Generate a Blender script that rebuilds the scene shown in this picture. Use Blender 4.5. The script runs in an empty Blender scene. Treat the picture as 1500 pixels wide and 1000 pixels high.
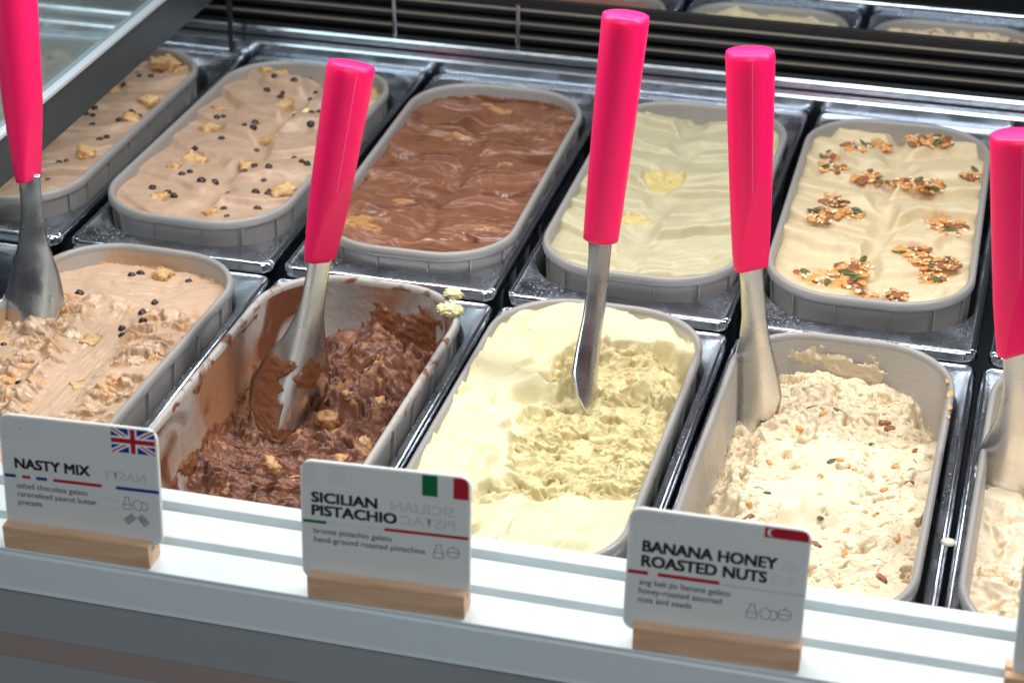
import bpy, bmesh, math, random
import numpy as np
from mathutils import Matrix, Vector, Euler
random.seed(7); np.random.seed(7)
C = bpy.context.scene.collection
sc = bpy.context.scene
R = math.radians

# ------------------------------------------------------------------ camera, world, lamps
cd = bpy.data.cameras.new('camera'); cam = bpy.data.objects.new('camera', cd); C.objects.link(cam)
cam.location = (0.72780438, -1.53313374, 0.82978807)
cam.rotation_euler = (1.0659, -0.0014, 0.2622)
cd.sensor_width = 36; cd.lens = 3160.7042/1500*36
cd.clip_start = .05; cd.clip_end = 50
cd.dof.use_dof = True; cd.dof.focus_distance = 1.66; cd.dof.aperture_fstop = 9.0
sc.camera = cam
w = bpy.data.worlds.new('World'); sc.world = w; w.use_nodes = True
bg = w.node_tree.nodes['Background']; bg.inputs[0].default_value = (.75, .85, 1, 1); bg.inputs[1].default_value = .055
sc.view_settings.view_transform = 'Standard'; sc.view_settings.look = 'None'
sc.view_settings.exposure = 0.0; sc.view_settings.gamma = 1
sc.cycles.max_bounces = 8; sc.cycles.transparent_max_bounces = 8

def area(name, loc, target, sx, sy, power, col):
    l = bpy.data.lights.new(name, 'AREA'); l.shape = 'RECTANGLE'; l.size = sx; l.size_y = sy
    l.energy = power; l.color = col
    o = bpy.data.objects.new(name, l); C.objects.link(o); o.location = loc
    d = Vector(target)-Vector(loc)
    o.rotation_euler = d.to_track_quat('-Z', 'X').to_euler() if False else d.to_track_quat('-Z', 'Y').to_euler()
    return o
# the cabinet's own light strips above the front row, and the shop's soft ceiling light on the customer side
area('case_strip_light', (.42, .0, .55), (.42, -.30, 0), 1.6, .04, 12.0, (1, .99, .96))
area('rear_strip_light', (.35, .56, .50), (.35, .50, 0), 1.8, .035, 3.4, (.93, .97, 1))
area('shop_ceiling_light', (.9, -2.3, 2.0), (.4, -.4, 0), 1.6, 1.0, 32.0, (.90, .96, 1))

# ------------------------------------------------------------------ helpers
def lin(r, g, b):
    f = lambda c: (c/255/12.92) if c/255 <= .04045 else ((c/255+.055)/1.055)**2.4
    return (f(r), f(g), f(b), 1)
def mat(name, col=(.5, .5, .5, 1), rough=.5, metal=0, spec=.5, sss=0, sssr=(.004, .002, .0012), bump=None, colnoise=None, attr=None, coat=0, transmission=0, alpha=1):
    m = bpy.data.materials.new(name); m.use_nodes = True; nt = m.node_tree; b = nt.nodes['Principled BSDF']
    b.inputs['Base Color'].default_value = col; b.inputs['Roughness'].default_value = rough
    b.inputs['Metallic'].default_value = metal; b.inputs['Specular IOR Level'].default_value = spec
    b.inputs['Coat Weight'].default_value = coat
    b.inputs['Transmission Weight'].default_value = transmission; b.inputs['Alpha'].default_value = alpha
    if sss:
        b.inputs['Subsurface Weight'].default_value = sss; b.inputs['Subsurface Radius'].default_value = (1, .6, .4)
        b.inputs['Subsurface Scale'].default_value = sssr[0]
    tc = nt.nodes.new('ShaderNodeTexCoord')
    src = None
    if attr:
        a = nt.nodes.new('ShaderNodeAttribute'); a.attribute_name = attr; src = a.outputs['Color']
        nt.links.new(src, b.inputs['Base Color'])
    if colnoise:
        # (scale, detail, colour2, lo, hi, (sx,sy,sz))
        mp = nt.nodes.new('ShaderNodeMapping'); mp.inputs['Scale'].default_value = colnoise[5] if len(colnoise) > 5 else (1, 1, 1)
        nt.links.new(tc.outputs['Object'], mp.inputs[0])
        n = nt.nodes.new('ShaderNodeTexNoise'); n.inputs['Scale'].default_value = colnoise[0]; n.inputs['Detail'].default_value = colnoise[1]
        n.inputs['Distortion'].default_value = .6
        nt.links.new(mp.outputs[0], n.inputs['Vector'])
        r = nt.nodes.new('ShaderNodeMapRange'); r.inputs[1].default_value = colnoise[3]; r.inputs[2].default_value = colnoise[4]
        nt.links.new(n.outputs[0], r.inputs[0])
        mx = nt.nodes.new('ShaderNodeMix'); mx.data_type = 'RGBA'
        nt.links.new(r.outputs[0], mx.inputs[0])
        if src: nt.links.new(src, mx.inputs[6])
        else: mx.inputs[6].default_value = col
        mx.inputs[7].default_value = colnoise[2]
        nt.links.new(mx.outputs[2], b.inputs['Base Color'])
    if bump:
        last = None
        for (s, dist, det) in bump:
            n = nt.nodes.new('ShaderNodeTexNoise'); n.inputs['Scale'].default_value = s; n.inputs['Detail'].default_value = det
            nt.links.new(tc.outputs['Object'], n.inputs['Vector'])
            bp = nt.nodes.new('ShaderNodeBump'); bp.inputs['Distance'].default_value = dist; bp.inputs['Strength'].default_value = 1
            nt.links.new(n.outputs[0], bp.inputs['Height'])
            if last: nt.links.new(last.outputs[0], bp.inputs['Normal'])
            last = bp
        nt.links.new(last.outputs[0], b.inputs['Normal'])
    return m
def link(name, me, m=None, parent=None, smooth=True):
    if m: me.materials.append(m)
    if smooth:
        me.polygons.foreach_set('use_smooth', [True]*len(me.polygons))
    o = bpy.data.objects.new(name, me); C.objects.link(o)
    if parent: o.parent = parent
    return o
def pyd(name, v, f, m=None, parent=None, smooth=True):
    me = bpy.data.meshes.new(name); me.from_pydata([tuple(map(float, a)) for a in v], [], [tuple(a) for a in f]); me.update()
    return link(name, me, m, parent, smooth)
def empty(name, loc=(0, 0, 0), rot=(0, 0, 0)):
    o = bpy.data.objects.new(name, None); o.empty_display_size = .02; C.objects.link(o); o.location = loc; o.rotation_euler = rot; return o
def tag(o, label=None, cat=None, group=None, kind=None):
    if label: o['label'] = label
    if cat: o['category'] = cat
    if group: o['group'] = group
    if kind: o['kind'] = kind
    return o
def inst(src, name, parent, loc, rot=(0, 0, 0), scale=(1, 1, 1)):
    o = bpy.data.objects.new(name, src if isinstance(src, bpy.types.Mesh) else src.data); C.objects.link(o)
    o.parent = parent; o.location = loc; o.rotation_euler = rot; o.scale = scale; return o
def box(name, x0, x1, y0, y1, z0, z1, m, parent=None, bev=.0008, seg=2):
    bm = bmesh.new(); bmesh.ops.create_cube(bm, size=1)
    for v in bm.verts:
        v.co = Vector(((x0+x1)/2+v.co.x*(x1-x0), (y0+y1)/2+v.co.y*(y1-y0), (z0+z1)/2+v.co.z*(z1-z0)))
    if bev: bmesh.ops.bevel(bm, geom=bm.edges[:], offset=bev, segments=seg, affect='EDGES', profile=.5)
    me = bpy.data.meshes.new(name); bm.to_mesh(me); bm.free()
    return link(name, me, m, parent, smooth=False)
def rr(hw, hl, r, n=14):
    """closed outline of a rounded rectangle, counter-clockwise, 4*n points"""
    p = []
    for sx, sy, a in ((1, 1, 0), (-1, 1, 90), (-1, -1, 180), (1, -1, 270)):
        for k in range(n):
            t = R(a+90*k/(n-1)); p.append((sx*(hw-r)+r*math.cos(t), sy*(hl-r)+r*math.sin(t)))
    return p
def rings(rs, closed_profile=False):
    """rs: list of rings (lists of xyz, same length) -> verts, faces"""
    n = len(rs[0]); v = [p for r_ in rs for p in r_]; f = []
    m_ = len(rs)
    for i in range(m_ if closed_profile else m_-1):
        a = i*n; b = ((i+1) % m_)*n
        for j in range(n):
            k = (j+1) % n; f.append((a+j, a+k, b+k, b+j))
    return v, f

# ------------------------------------------------------------------ noise (numpy)
_rng = np.random.RandomState(11)
_perm = _rng.permutation(512); _ang = _rng.rand(512)*2*np.pi; _rx = _rng.rand(512); _ry = _rng.rand(512)
def _h(ix, iy, s): return _perm[(_perm[(ix+s*37) & 511]+iy*3+s*101) & 511]
def perlin(x, y, s=0):
    xi = np.floor(x).astype(int); yi = np.floor(y).astype(int); xf = x-xi; yf = y-yi
    u = xf*xf*xf*(xf*(xf*6-15)+10); v = yf*yf*yf*(yf*(yf*6-15)+10)
    def g(dx, dy):
        a = _ang[_h(xi+dx, yi+dy, s)]; return np.cos(a)*(xf-dx)+np.sin(a)*(yf-dy)
    a = g(0, 0)*(1-u)+g(1, 0)*u; b = g(0, 1)*(1-u)+g(1, 1)*u
    return (a*(1-v)+b*v)*1.5
def fbm(x, y, o=4, s=0, g=.5):
    t = 0; a = 1; f = 1
    for k in range(o):
        t = t+a*perlin(x*f+k*7.3, y*f-k*3.1, s+k); a *= g; f *= 2.03
    return t
def ridged(x, y, o=4, s=0):
    t = 0; a = 1; f = 1
    for k in range(o):
        t = t+a*(1-2*np.abs(perlin(x*f, y*f, s+k))); a *= .5; f *= 2.1
    return t/1.9
def worley(x, y, s=0):
    xi = np.floor(x).astype(int); yi = np.floor(y).astype(int)
    d1 = np.full(x.shape, 9.); d2 = np.full(x.shape, 9.); rid = np.zeros(x.shape)
    for dx in (-1, 0, 1):
        for dy in (-1, 0, 1):
            h = _h(xi+dx, yi+dy, s); px = xi+dx+_rx[h]; py = yi+dy+_ry[h]
            d = np.hypot(px-x, py-y); c = d < d1
            d2 = np.where(c, d1, np.minimum(d2, d)); rid = np.where(c, _rx[(h*7) & 511], rid); d1 = np.where(c, d, d1)
    return d1, d2, rid
def lumps(x, y, s=0):
    wx = x+.35*perlin(x*1.7, y*1.7, s+9); wy = y+.35*perlin(x*1.7+5, y*1.7, s+10)
    d1, d2, rid = worley(wx, wy, s)
    return np.sqrt(np.clip(1-(d1/.85)**2, 0, 1))*(.55+.45*rid)
def ss(a, b, x):
    t = np.clip((x-a)/(b-a), 0, 1); return t*t*(3-2*t)
def saw(p, sharp=.22):
    f = p-np.floor(p); return np.where(f < 1-sharp, f/(1-sharp), (1-f)/sharp)
def bumpat(X, Y, x, y, rx, ry=None, a=0, p=2):
    ry = ry or rx; c, s_ = math.cos(a), math.sin(a); dx = X-x; dy = Y-y
    q = ((c*dx+s_*dy)/rx)**2+((-s_*dx+c*dy)/ry)**2
    return np.exp(-q**(p/2))

# ------------------------------------------------------------------ materials
def steel_mat(name, col, rough, wet=True):
    m = mat(name, col, rough, metal=1)
    nt = m.node_tree; b = nt.nodes['Principled BSDF']; tc = nt.nodes.new('ShaderNodeTexCoord')
    n = nt.nodes.new('ShaderNodeTexNoise'); n.inputs['Scale'].default_value = 30; n.inputs['Detail'].default_value = 6
    nt.links.new(tc.outputs['Object'], n.inputs['Vector'])
    r = nt.nodes.new('ShaderNodeMapRange'); r.inputs[1].default_value = .35; r.inputs[2].default_value = .75
    r.inputs[3].default_value = rough*.75; r.inputs[4].default_value = rough*1.6
    nt.links.new(n.outputs[0], r.inputs[0]); nt.links.new(r.outputs[0], b.inputs['Roughness'])
    v = nt.nodes.new('ShaderNodeTexNoise'); v.inputs['Scale'].default_value = 700 if wet else 250; v.inputs['Detail'].default_value = 3
    nt.links.new(tc.outputs['Object'], v.inputs['Vector'])
    bp = nt.nodes.new('ShaderNodeBump'); bp.inputs['Distance'].default_value = .00016 if wet else .00004
    nt.links.new(v.outputs[0], bp.inputs['Height'])
    v2 = nt.nodes.new('ShaderNodeTexNoise'); v2.inputs['Scale'].default_value = 9; v2.inputs['Detail'].default_value = 2
    nt.links.new(tc.outputs['Object'], v2.inputs['Vector'])
    b2 = nt.nodes.new('ShaderNodeBump'); b2.inputs['Distance'].default_value = .0022
    nt.links.new(v2.outputs[0], b2.inputs['Height']); nt.links.new(bp.outputs[0], b2.inputs['Normal'])
    nt.links.new(b2.outputs[0], b.inputs['Normal'])
    if wet:      # beads of frost, thicker in some places
        a1 = nt.nodes.new('ShaderNodeTexNoise'); a1.inputs['Scale'].default_value = 520; a1.inputs['Detail'].default_value = 2
        a2 = nt.nodes.new('ShaderNodeTexNoise'); a2.inputs['Scale'].default_value = 14; a2.inputs['Detail'].default_value = 4
        for q in (a1, a2): nt.links.new(tc.outputs['Object'], q.inputs['Vector'])
        ad = nt.nodes.new('ShaderNodeMath'); ad.operation = 'MULTIPLY_ADD'; ad.inputs[1].default_value = .55
        nt.links.new(a2.outputs[0], ad.inputs[0]); nt.links.new(a1.outputs[0], ad.inputs[2])
        mr = nt.nodes.new('ShaderNodeMapRange'); mr.inputs[1].default_value = .93; mr.inputs[2].default_value = 1.0; mr.inputs[3].default_value = 0; mr.inputs[4].default_value = .8
        nt.links.new(ad.outputs[0], mr.inputs[0])
        iv = nt.nodes.new('ShaderNodeMath'); iv.operation = 'SUBTRACT'; iv.inputs[0].default_value = 1; nt.links.new(mr.outputs[0], iv.inputs[1]); nt.links.new(iv.outputs[0], b.inputs['Metallic'])
    return m
M = {}
M['steel'] = steel_mat('brushed steel', (.60, .65, .73, 1), .25)
M['blade'] = steel_mat('blade steel', (.70, .69, .67, 1), .26, wet=False)
M['rail'] = mat('polished steel', (.66, .71, .76, 1), .17, metal=1, bump=[(30, .0003, 2)])
M['lip'] = mat('polished steel edge', (.66, .70, .76, 1), .13, metal=1, bump=[(40, .0003, 2)])
M['dark'] = mat('black coated metal', (.012, .012, .014, 1), .45)
M['floor'] = mat('dark cabinet lining', (.02, .022, .026, 1), .5)
M['bar'] = mat('grille bar bronze grey', (.30, .26, .22, 1), .35, metal=.5)
M['plastic'] = mat('grey tub plastic', lin(150, 147, 144), .32, bump=[(900, .00004, 2)])
M['ledge'] = mat('white coated metal', (.63, .70, .72, 1), .42, bump=[(15, .0004, 2)], colnoise=(7, 5, (.64, .69, .70, 1), .45, .8))
M['slot'] = mat('slot shade grey', (.20, .25, .26, 1), .5)  # backing darker than the white boards: shade inside the slots put into the colour
M['panel'] = mat('grey front panel', (.30, .32, .325, 1), .35, colnoise=(3, 4, (.24, .26, .265, 1), .3, .8))
M['reflection_band'] = mat('painted brown reflection', (.27, .21, .19, 1), .5)  # pinkish brown reflection in the lower front, painted as a colour
M['pink'] = mat('hot pink handle plastic', (1.0, .003, .135, 1), .42, sss=.5, sssr=(.010,), bump=[(1500, .00003, 2)])
M['seam'] = mat('pale pink seam', (1.0, .16, .36, 1), .4)
M['wood'] = mat('beech wood', lin(230, 190, 154), .5, colnoise=(16, 6, lin(200, 156, 120), .35, .75, (1.0, 9, 9)), bump=[(300, .00008, 4)])
M['paper'] = mat('white card print', (.86, .87, .85, 1), .3)
M['acrylic'] = mat('frosted clear acrylic edge', (.85, .88, .86, 1), .3, sss=.4, sssr=(.004,))
M['black'] = mat('black ink', (.012, .012, .014, 1), .5)
M['soft_black'] = mat('small print ink', (.05, .05, .055, 1), .5)
M['ghost'] = mat('show-through ink', (.53, .56, .56, 1), .5)
M['faint'] = mat('fainter show-through ink', (.64, .665, .66, 1), .5)
M['red'] = mat('red ink', lin(178, 24, 44), .5)
M['blue'] = mat('blue ink', lin(10, 50, 140), .5)
M['green'] = mat('green ink', lin(0, 105, 55), .5)
M['white'] = mat('white ink', (.9, .9, .9, 1), .5)
M['choc'] = mat('dark chocolate', lin(44, 32, 32), .35, bump=[(900, .0001, 3)])
M['peanut'] = mat('caramel peanut piece', lin(214, 178, 126), .45, colnoise=(160, 5, lin(160, 104, 56), .42, .68), sss=.2, sssr=(.002,), bump=[(500, .0006, 4)])
M['butter'] = mat('peanut butter lump', lin(206, 156, 104), .4, colnoise=(110, 6, lin(126, 78, 50), .42, .62), sss=.2, sssr=(.002,), bump=[(500, .0006, 4)])
M['almond'] = mat('honey roasted almond', lin(206, 140, 72), .28, colnoise=(170, 3, lin(230, 184, 120), .45, .7), bump=[(600, .0003, 3)])
M['pecan'] = mat('roasted pecan', lin(134, 78, 44), .35, colnoise=(150, 3, lin(184, 120, 70), .45, .7), bump=[(600, .0003, 3)])
M['seed'] = mat('pumpkin seed', lin(72, 84, 38), .3, colnoise=(200, 2, lin(120, 130, 70), .5, .7))
M['sesame'] = mat('sesame', lin(240, 226, 190), .45)
M['lemon'] = mat('pale yellow piece', lin(245, 230, 150), .45)
M['grit'] = mat('small crumb', lin(60, 45, 36), .5)
def paper_mat():
    m = M['paper']; nt = m.node_tree; b = nt.nodes['Principled BSDF']; out = [n for n in nt.nodes if n.type == 'OUTPUT_MATERIAL'][0]
    t = nt.nodes.new('ShaderNodeBsdfTranslucent'); t.inputs[0].default_value = (.80, .84, .84, 1)
    x = nt.nodes.new('ShaderNodeMixShader'); x.inputs[0].default_value = .22
    nt.links.new(b.outputs[0], x.inputs[1]); nt.links.new(t.outputs[0], x.inputs[2]); nt.links.new(x.outputs[0], out.inputs[0])
paper_mat()
def glass_mat():
    m = bpy.data.materials.new('tinted pane'); m.use_nodes = True; nt = m.node_tree
    for n in list(nt.nodes):
        if n.type != 'OUTPUT_MATERIAL': nt.nodes.remove(n)
    out = [n for n in nt.nodes if n.type == 'OUTPUT_MATERIAL'][0]
    t = nt.nodes.new('ShaderNodeBsdfTransparent'); t.inputs[0].default_value = (.55, .65, .66, 1)
    g = nt.nodes.new('ShaderNodeBsdfGlossy'); g.inputs['Roughness'].default_value = .05; g.inputs[0].default_value = (.8, .9, .92, 1)
    d = nt.nodes.new('ShaderNodeBsdfDiffuse'); d.inputs[0].default_value = (.30, .38, .38, 1)
    a = nt.nodes.new('ShaderNodeMixShader'); a.inputs[0].default_value = .45
    nt.links.new(t.outputs[0], a.inputs[1]); nt.links.new(g.outputs[0], a.inputs[2])
    b = nt.nodes.new('ShaderNodeMixShader'); b.inputs[0].default_value = .35
    nt.links.new(a.outputs[0], b.inputs[1]); nt.links.new(d.outputs[0], b.inputs[2])
    nt.links.new(b.outputs[0], out.inputs[0]); return m
M['glass'] = glass_mat()

def smear_plastic(name, smear, lo, hi, scale, stretch, rough=.42, smear2=None):
    """grey tub plastic with gelato dried on in streaks"""
    m = mat(name, lin(172, 168, 162), rough, colnoise=(scale, 7, smear, lo, hi, stretch), bump=[(180, .0006, 5)])
    if smear2:
        nt = m.node_tree; b = nt.nodes['Principled BSDF']; src = b.inputs['Base Color'].links[0].from_socket
        tc = nt.nodes.new('ShaderNodeTexCoord'); mp = nt.nodes.new('ShaderNodeMapping'); mp.inputs['Location'].default_value = (3, 5, 1)
        mp.inputs['Scale'].default_value = stretch
        nt.links.new(tc.outputs['Object'], mp.inputs[0])
        n = nt.nodes.new('ShaderNodeTexNoise'); n.inputs['Scale'].default_value = scale*1.9; n.inputs['Detail'].default_value = 6; n.inputs['Distortion'].default_value = 1.2
        nt.links.new(mp.outputs[0], n.inputs['Vector'])
        r = nt.nodes.new('ShaderNodeMapRange'); r.inputs[1].default_value = .54; r.inputs[2].default_value = .64
        nt.links.new(n.outputs[0], r.inputs[0])
        mx = nt.nodes.new('ShaderNodeMix'); mx.data_type = 'RGBA'; mx.inputs[7].default_value = smear2
        nt.links.new(r.outputs[0], mx.inputs[0]); nt.links.new(src, mx.inputs[6]); nt.links.new(mx.outputs[2], b.inputs['Base Color'])
    return m
M['wall_choc'] = smear_plastic('tub wall smeared with chocolate', lin(158, 112, 80), .47, .60, 9, (1.0, .8, .8), smear2=lin(112, 66, 44))
M['rim_choc'] = smear_plastic('tub rim smeared with chocolate', lin(120, 72, 52), .54, .62, 55, (1, 1, 1))
M['wall_banana'] = smear_plastic('tub wall smeared with banana gelato', lin(206, 190, 160), .56, .72, 12, (1, 1, .6))
M['wall_tan'] = smear_plastic('tub wall smeared with salted chocolate gelato', lin(190, 150, 108), .42, .62, 12, (1, 1, .6))
M['wall_pist'] = smear_plastic('tub wall smeared with pistachio gelato', lin(216, 208, 160), .5, .66, 14, (1, 1, .6))

# ------------------------------------------------------------------ cabinet shell
f = box('cabinet_floor', -.9, 1.6, -.52, 1.3, -.20, -.18, M['floor'], bev=0); tag(f, kind='structure')
f = box('cabinet_back_wall', -.9, 1.6, .90, .92, -.179, .35, M['dark'], bev=0); tag(f, kind='structure')

# ------------------------------------------------------------------ tubs
TW, TL, TR = .0876, .1913, .0652
RIMP = [(.0062, -.0095), (.0012, -.0092), (.0001, -.0078), (0, -.004), (.0006, -.0015), (.0020, -.0002), (.0038, -.0001), (.0052, -.0012), (.0060, -.0030), (.0062, -.0055)]
def inset(d, z, n=14): return [(x, y, z) for x, y in rr(TW-d, TL-d, TR-d, n)]
def tub_meshes():
    v, f = rings([inset(d, z) for d, z in RIMP]); me1 = bpy.data.meshes.new('tub_rim'); me1.from_pydata(v, [], f)
    n = 56
    prof = [(.0060, -.0060), (.0046+.0062*.0, -.0094), (.0052, -.02), (.0090, -.118), (.0115, -.12)]
    outer = [(.0046, -.0088), (.0056, -.03), (.0095, -.117), (.013, -.1195)]
    inner = [(.016, -.1165), (.0122, -.114), (.0078, -.03), (.00615, -.0050)]
    rs = [inset(d, z) for d, z in outer]+[inset(d, z) for d, z in inner]
    v, f = rings(rs)
    k = 4*n; v.append((0, 0, -.1195)); v.append((0, 0, -.1165))
    for j in range(n):
        f.append((3*n+(j+1) % n, 3*n+j, len(v)-2)) ; f.append((4*n+j, 4*n+(j+1) % n, len(v)-1))
    f = [q for q in f if not (min(q) >= 3*n and max(q) < 5*n and len(q) == 4)]
    me2 = bpy.data.meshes.new('tub_body'); me2.from_pydata(v, [], f)
    bm = bmesh.new(); bmesh.ops.create_cube(bm, size=1)
    for q in bm.verts: q.co = Vector((q.co.x*.0015, q.co.y*.0034+.0020-(.0036 if q.co.z < 0 else 0), q.co.z*.10-.059))
    me3 = bpy.data.meshes.new('tub_rib'); bm.to_mesh(me3); bm.free()
    for me, in ((me1,), (me2,)):
        bm = bmesh.new(); bm.from_mesh(me); bmesh.ops.recalc_face_normals(bm, faces=bm.faces[:]); bm.to_mesh(me); bm.free()
        me.polygons.foreach_set('use_smooth', [True]*len(me.polygons))
    return me1, me2, me3
ME_RIM, ME_BODY, ME_RIB = tub_meshes()
ribs = []
for sx in (-1, 1):
    for y in (-.12, -.072, -.024, .024, .072, .12): ribs.append((sx*(TW-.0058), y, R(-90*sx)))
for sy in (-1, 1):
    for x in (-.0225, .0225): ribs.append((x, sy*(TL-.0058), 0 if sy > 0 else R(180)))
    for sx in (-1, 1):
        for a in (22, 55):
            t = R(a); ribs.append((sx*(TW-TR+(TR-.0058)*math.cos(t)), sy*(TL-TR+(TR-.0058)*math.sin(t)), math.atan2(sy*math.sin(t), sx*math.cos(t))-R(90)))
def tub(pos, rot, label, wall='plastic', rim='plastic', show=True):
    t = empty('gelato_tub', pos, (0, 0, rot)); tag(t, label, 'tub', 'grey plastic gelato tubs')
    a = ME_RIM.copy(); a.materials.append(M[rim]); b = ME_BODY.copy(); b.materials.append(M[wall]); b.materials.append(M['plastic'])
    for p in b.polygons: p.material_index = 1 if p.index < 4*56 else 0
    inst(a, 'rim', t, (0, 0, 0)); inst(b, 'tub_wall', t, (0, 0, 0))
    if show:
        for x, y, r in ribs:
            if not ME_RIB.materials: ME_RIB.materials.append(M['plastic'])
            inst(ME_RIB, 'rib', t, (x, y, 0), (0, 0, r))
    return t
FT = [(.0002, -.1889, -.0221), (.2012, -.197, -.0131), (.401, -.1873, -.001), (.5984, -.1927, -.0045), (.7987, -.1913, -.0067)]
BT = [(-.2026, .2349, .0005), (.0004, .237, -.0173), (.2057, .2282, .018), (.405, .2344, .0072), (.5977, .2406, .019)]
HB = .0065

SMR = None
# ------------------------------------------------------------------ steel plates with a hole for each tub
def plate_mesh(hl_front, hl_back, hole_front, hole_back, hw=.0952, lip=.008, bead=.0011):
    """centre x=0; y given as absolute extents relative to origin"""
    def ring(hw_, y0, y1, r, z, n=14):
        c = (y0+y1)/2; return [(x, y+c, z) for x, y in rr(hw_, (y1-y0)/2, r, n)]
    rs = [ring(.0868, hole_front+.002, hole_back-.002, .060, -.10), ring(.0868, hole_front+.002, hole_back-.002, .060, -.012),
          ring(.0885, hole_front, hole_back, .062, -.0016), ring(.0892, hole_front-.0012, hole_back+.0012, .0625, 0)]
    for d, z in ((.0062, 0), (.0050, bead*.6), (.0040, bead), (.0028, bead*.8), (.0016, -.0003), (.0006, -.0014), (0, -.0030), (0, -lip+.0012), (-.0006, -lip), (.0004, -lip-.0012), (.006, -lip-.0010)):
        rs.append(ring(hw-d, hl_front+d, hl_back-d, max(.004, .011-d), z))
    return rings(rs)
def plate(x, z, y0, y1, h0, h1, label, bead=.0011, hw=.0952):
    v, f = plate_mesh(y0, y1, h0, h1, bead=bead, hw=hw)
    o = pyd('steel_plate', v, f, M['steel']); o.location = (x, 0, z); o.data.materials.append(M['lip'])
    for p in o.data.polygons: p.material_index = 1 if p.index >= 5*56 else 0
    tag(o, label, 'steel plate', 'steel plates holding the tubs'); return o
fl = ['steel plate in the front row at the left edge, around the salted chocolate tub', 'steel plate in the front row around the scooped dark chocolate tub',
      'steel plate in the front row around the scooped pistachio tub', 'steel plate in the front row around the banana honey tub', 'steel plate in the front row at the right edge of the photo']
for k in range(5): plate(k*.2+.001, -.0240, -.402, .0186, -.3885, .0045, fl[k], hw=.0982)
bl = ['steel plate in the back row under the glass pane at far left', 'steel plate in the back row around the chocolate chip tub', 'steel plate in the back row around the brown chocolate swirl tub',
      'steel plate in the back row around the smooth pale pistachio tub', 'steel plate in the back row around the nut topped tub', 'steel plate in the back row at the right edge, mostly behind the pink handle']
for k in range(6): plate((k-1)*.2+.0025, -.0128, .0158, .4785, .0385, .4365, bl[k], bead=.0004)
plate(-.199, -.0240, -.402, .0186, -.3885, .0045, 'steel plate in the front row beyond the left edge, beside the salted chocolate tub')

# ------------------------------------------------------------------ gelato
GEL = {}
def gelato(key, pos, rot, hfun, nx, ny, m, label, wallpen=.0016):
    wI, lI, rI = TW-.0064, TL-.0064, TR-.0064
    u = np.linspace(-1, 1, nx); v = np.linspace(-1, 1, ny); v = .8*v+.2*np.sin(v*np.pi/2)
    U, V = np.meshgrid(u, v); Y = V*lI
    over = np.clip(np.abs(Y)-(lI-rI), 0, rI); hwid = wI-rI+np.sqrt(np.clip(rI**2-over**2, 0, None)); X = U*hwid
    res = hfun(X, Y); h, col = res[0], res[1]; dx = res[2] if len(res) > 2 else 0; dy = res[3] if len(res) > 3 else 0
    edge = 1-np.maximum(np.abs(U)**14, np.abs(V)**20)
    taper = np.clip(-h, 0, .12)*.040
    sx = (wI-taper+wallpen)/wI; sy = (lI-taper+wallpen)/lI
    X2 = X*sx+dx*edge; Y2 = Y*sy+dy*edge
    P = np.stack([X2, Y2, h], -1).reshape(-1, 3)
    idx = np.arange(nx*ny).reshape(ny, nx)
    F = np.stack([idx[:-1, :-1], idx[:-1, 1:], idx[1:, 1:], idx[1:, :-1]], -1).reshape(-1, 4)
    me = bpy.data.meshes.new('gelato'); me.vertices.add(len(P)); me.vertices.foreach_set('co', P.ravel())
    me.loops.add(F.size); me.loops.foreach_set('vertex_index', F.ravel().astype(np.int32))
    me.polygons.add(len(F)); me.polygons.foreach_set('loop_start', (np.arange(len(F))*4).astype(np.int32))
    me.update(calc_edges=True)
    ca = me.color_attributes.new('tone', 'FLOAT_COLOR', 'POINT')
    cc = np.concatenate([np.clip(col, 0, 1).reshape(-1, 3), np.ones((nx*ny, 1))], 1).astype(np.float32); ca.data.foreach_set('color', cc.ravel())
    o = link('gelato', me, m); o.location = pos; o.rotation_euler = (0, 0, rot)
    tag(o, label, 'gelato', 'gelato in the tubs'); GEL[key] = (o, X2, Y2, h); return o
def hat(key, x, y):
    o, X, Y, h = GEL[key]; i = np.argmin((X-x)**2+(Y-y)**2); return float(h.flat[i])
def cmix(a, b, t): return a*(1-t[..., None])+b*t[..., None]
def L3(r, g, b): return np.array(lin(r, g, b)[:3])
def gmat(name, rough, sss, fine=.0006, spec=.5, coat=0):
    return mat(name, (.8, .7, .6, 1), rough, sss=sss, sssr=(.0016,), spec=spec, attr='tone', bump=[(260, fine, 5)], coat=coat)
M['g_tan'] = gmat('salted chocolate gelato', .27, .2, .00035)
M['g_tan_back'] = gmat('salted chocolate gelato smooth', .38, .2, .00012)
M['g_choc'] = gmat('dark chocolate gelato', .42, .05, .0006)
M['g_choc_back'] = gmat('chocolate swirl gelato', .26, .08, .00014)
M['g_pist'] = gmat('pistachio gelato', .45, .25, .0005)
M['g_pist_back'] = gmat('pistachio gelato smooth', .4, .2, .00012)
M['g_ban'] = gmat('banana gelato', .42, .25, .0006)
M['g_ban_back'] = gmat('banana gelato smooth', .4, .2, .00014)

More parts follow.
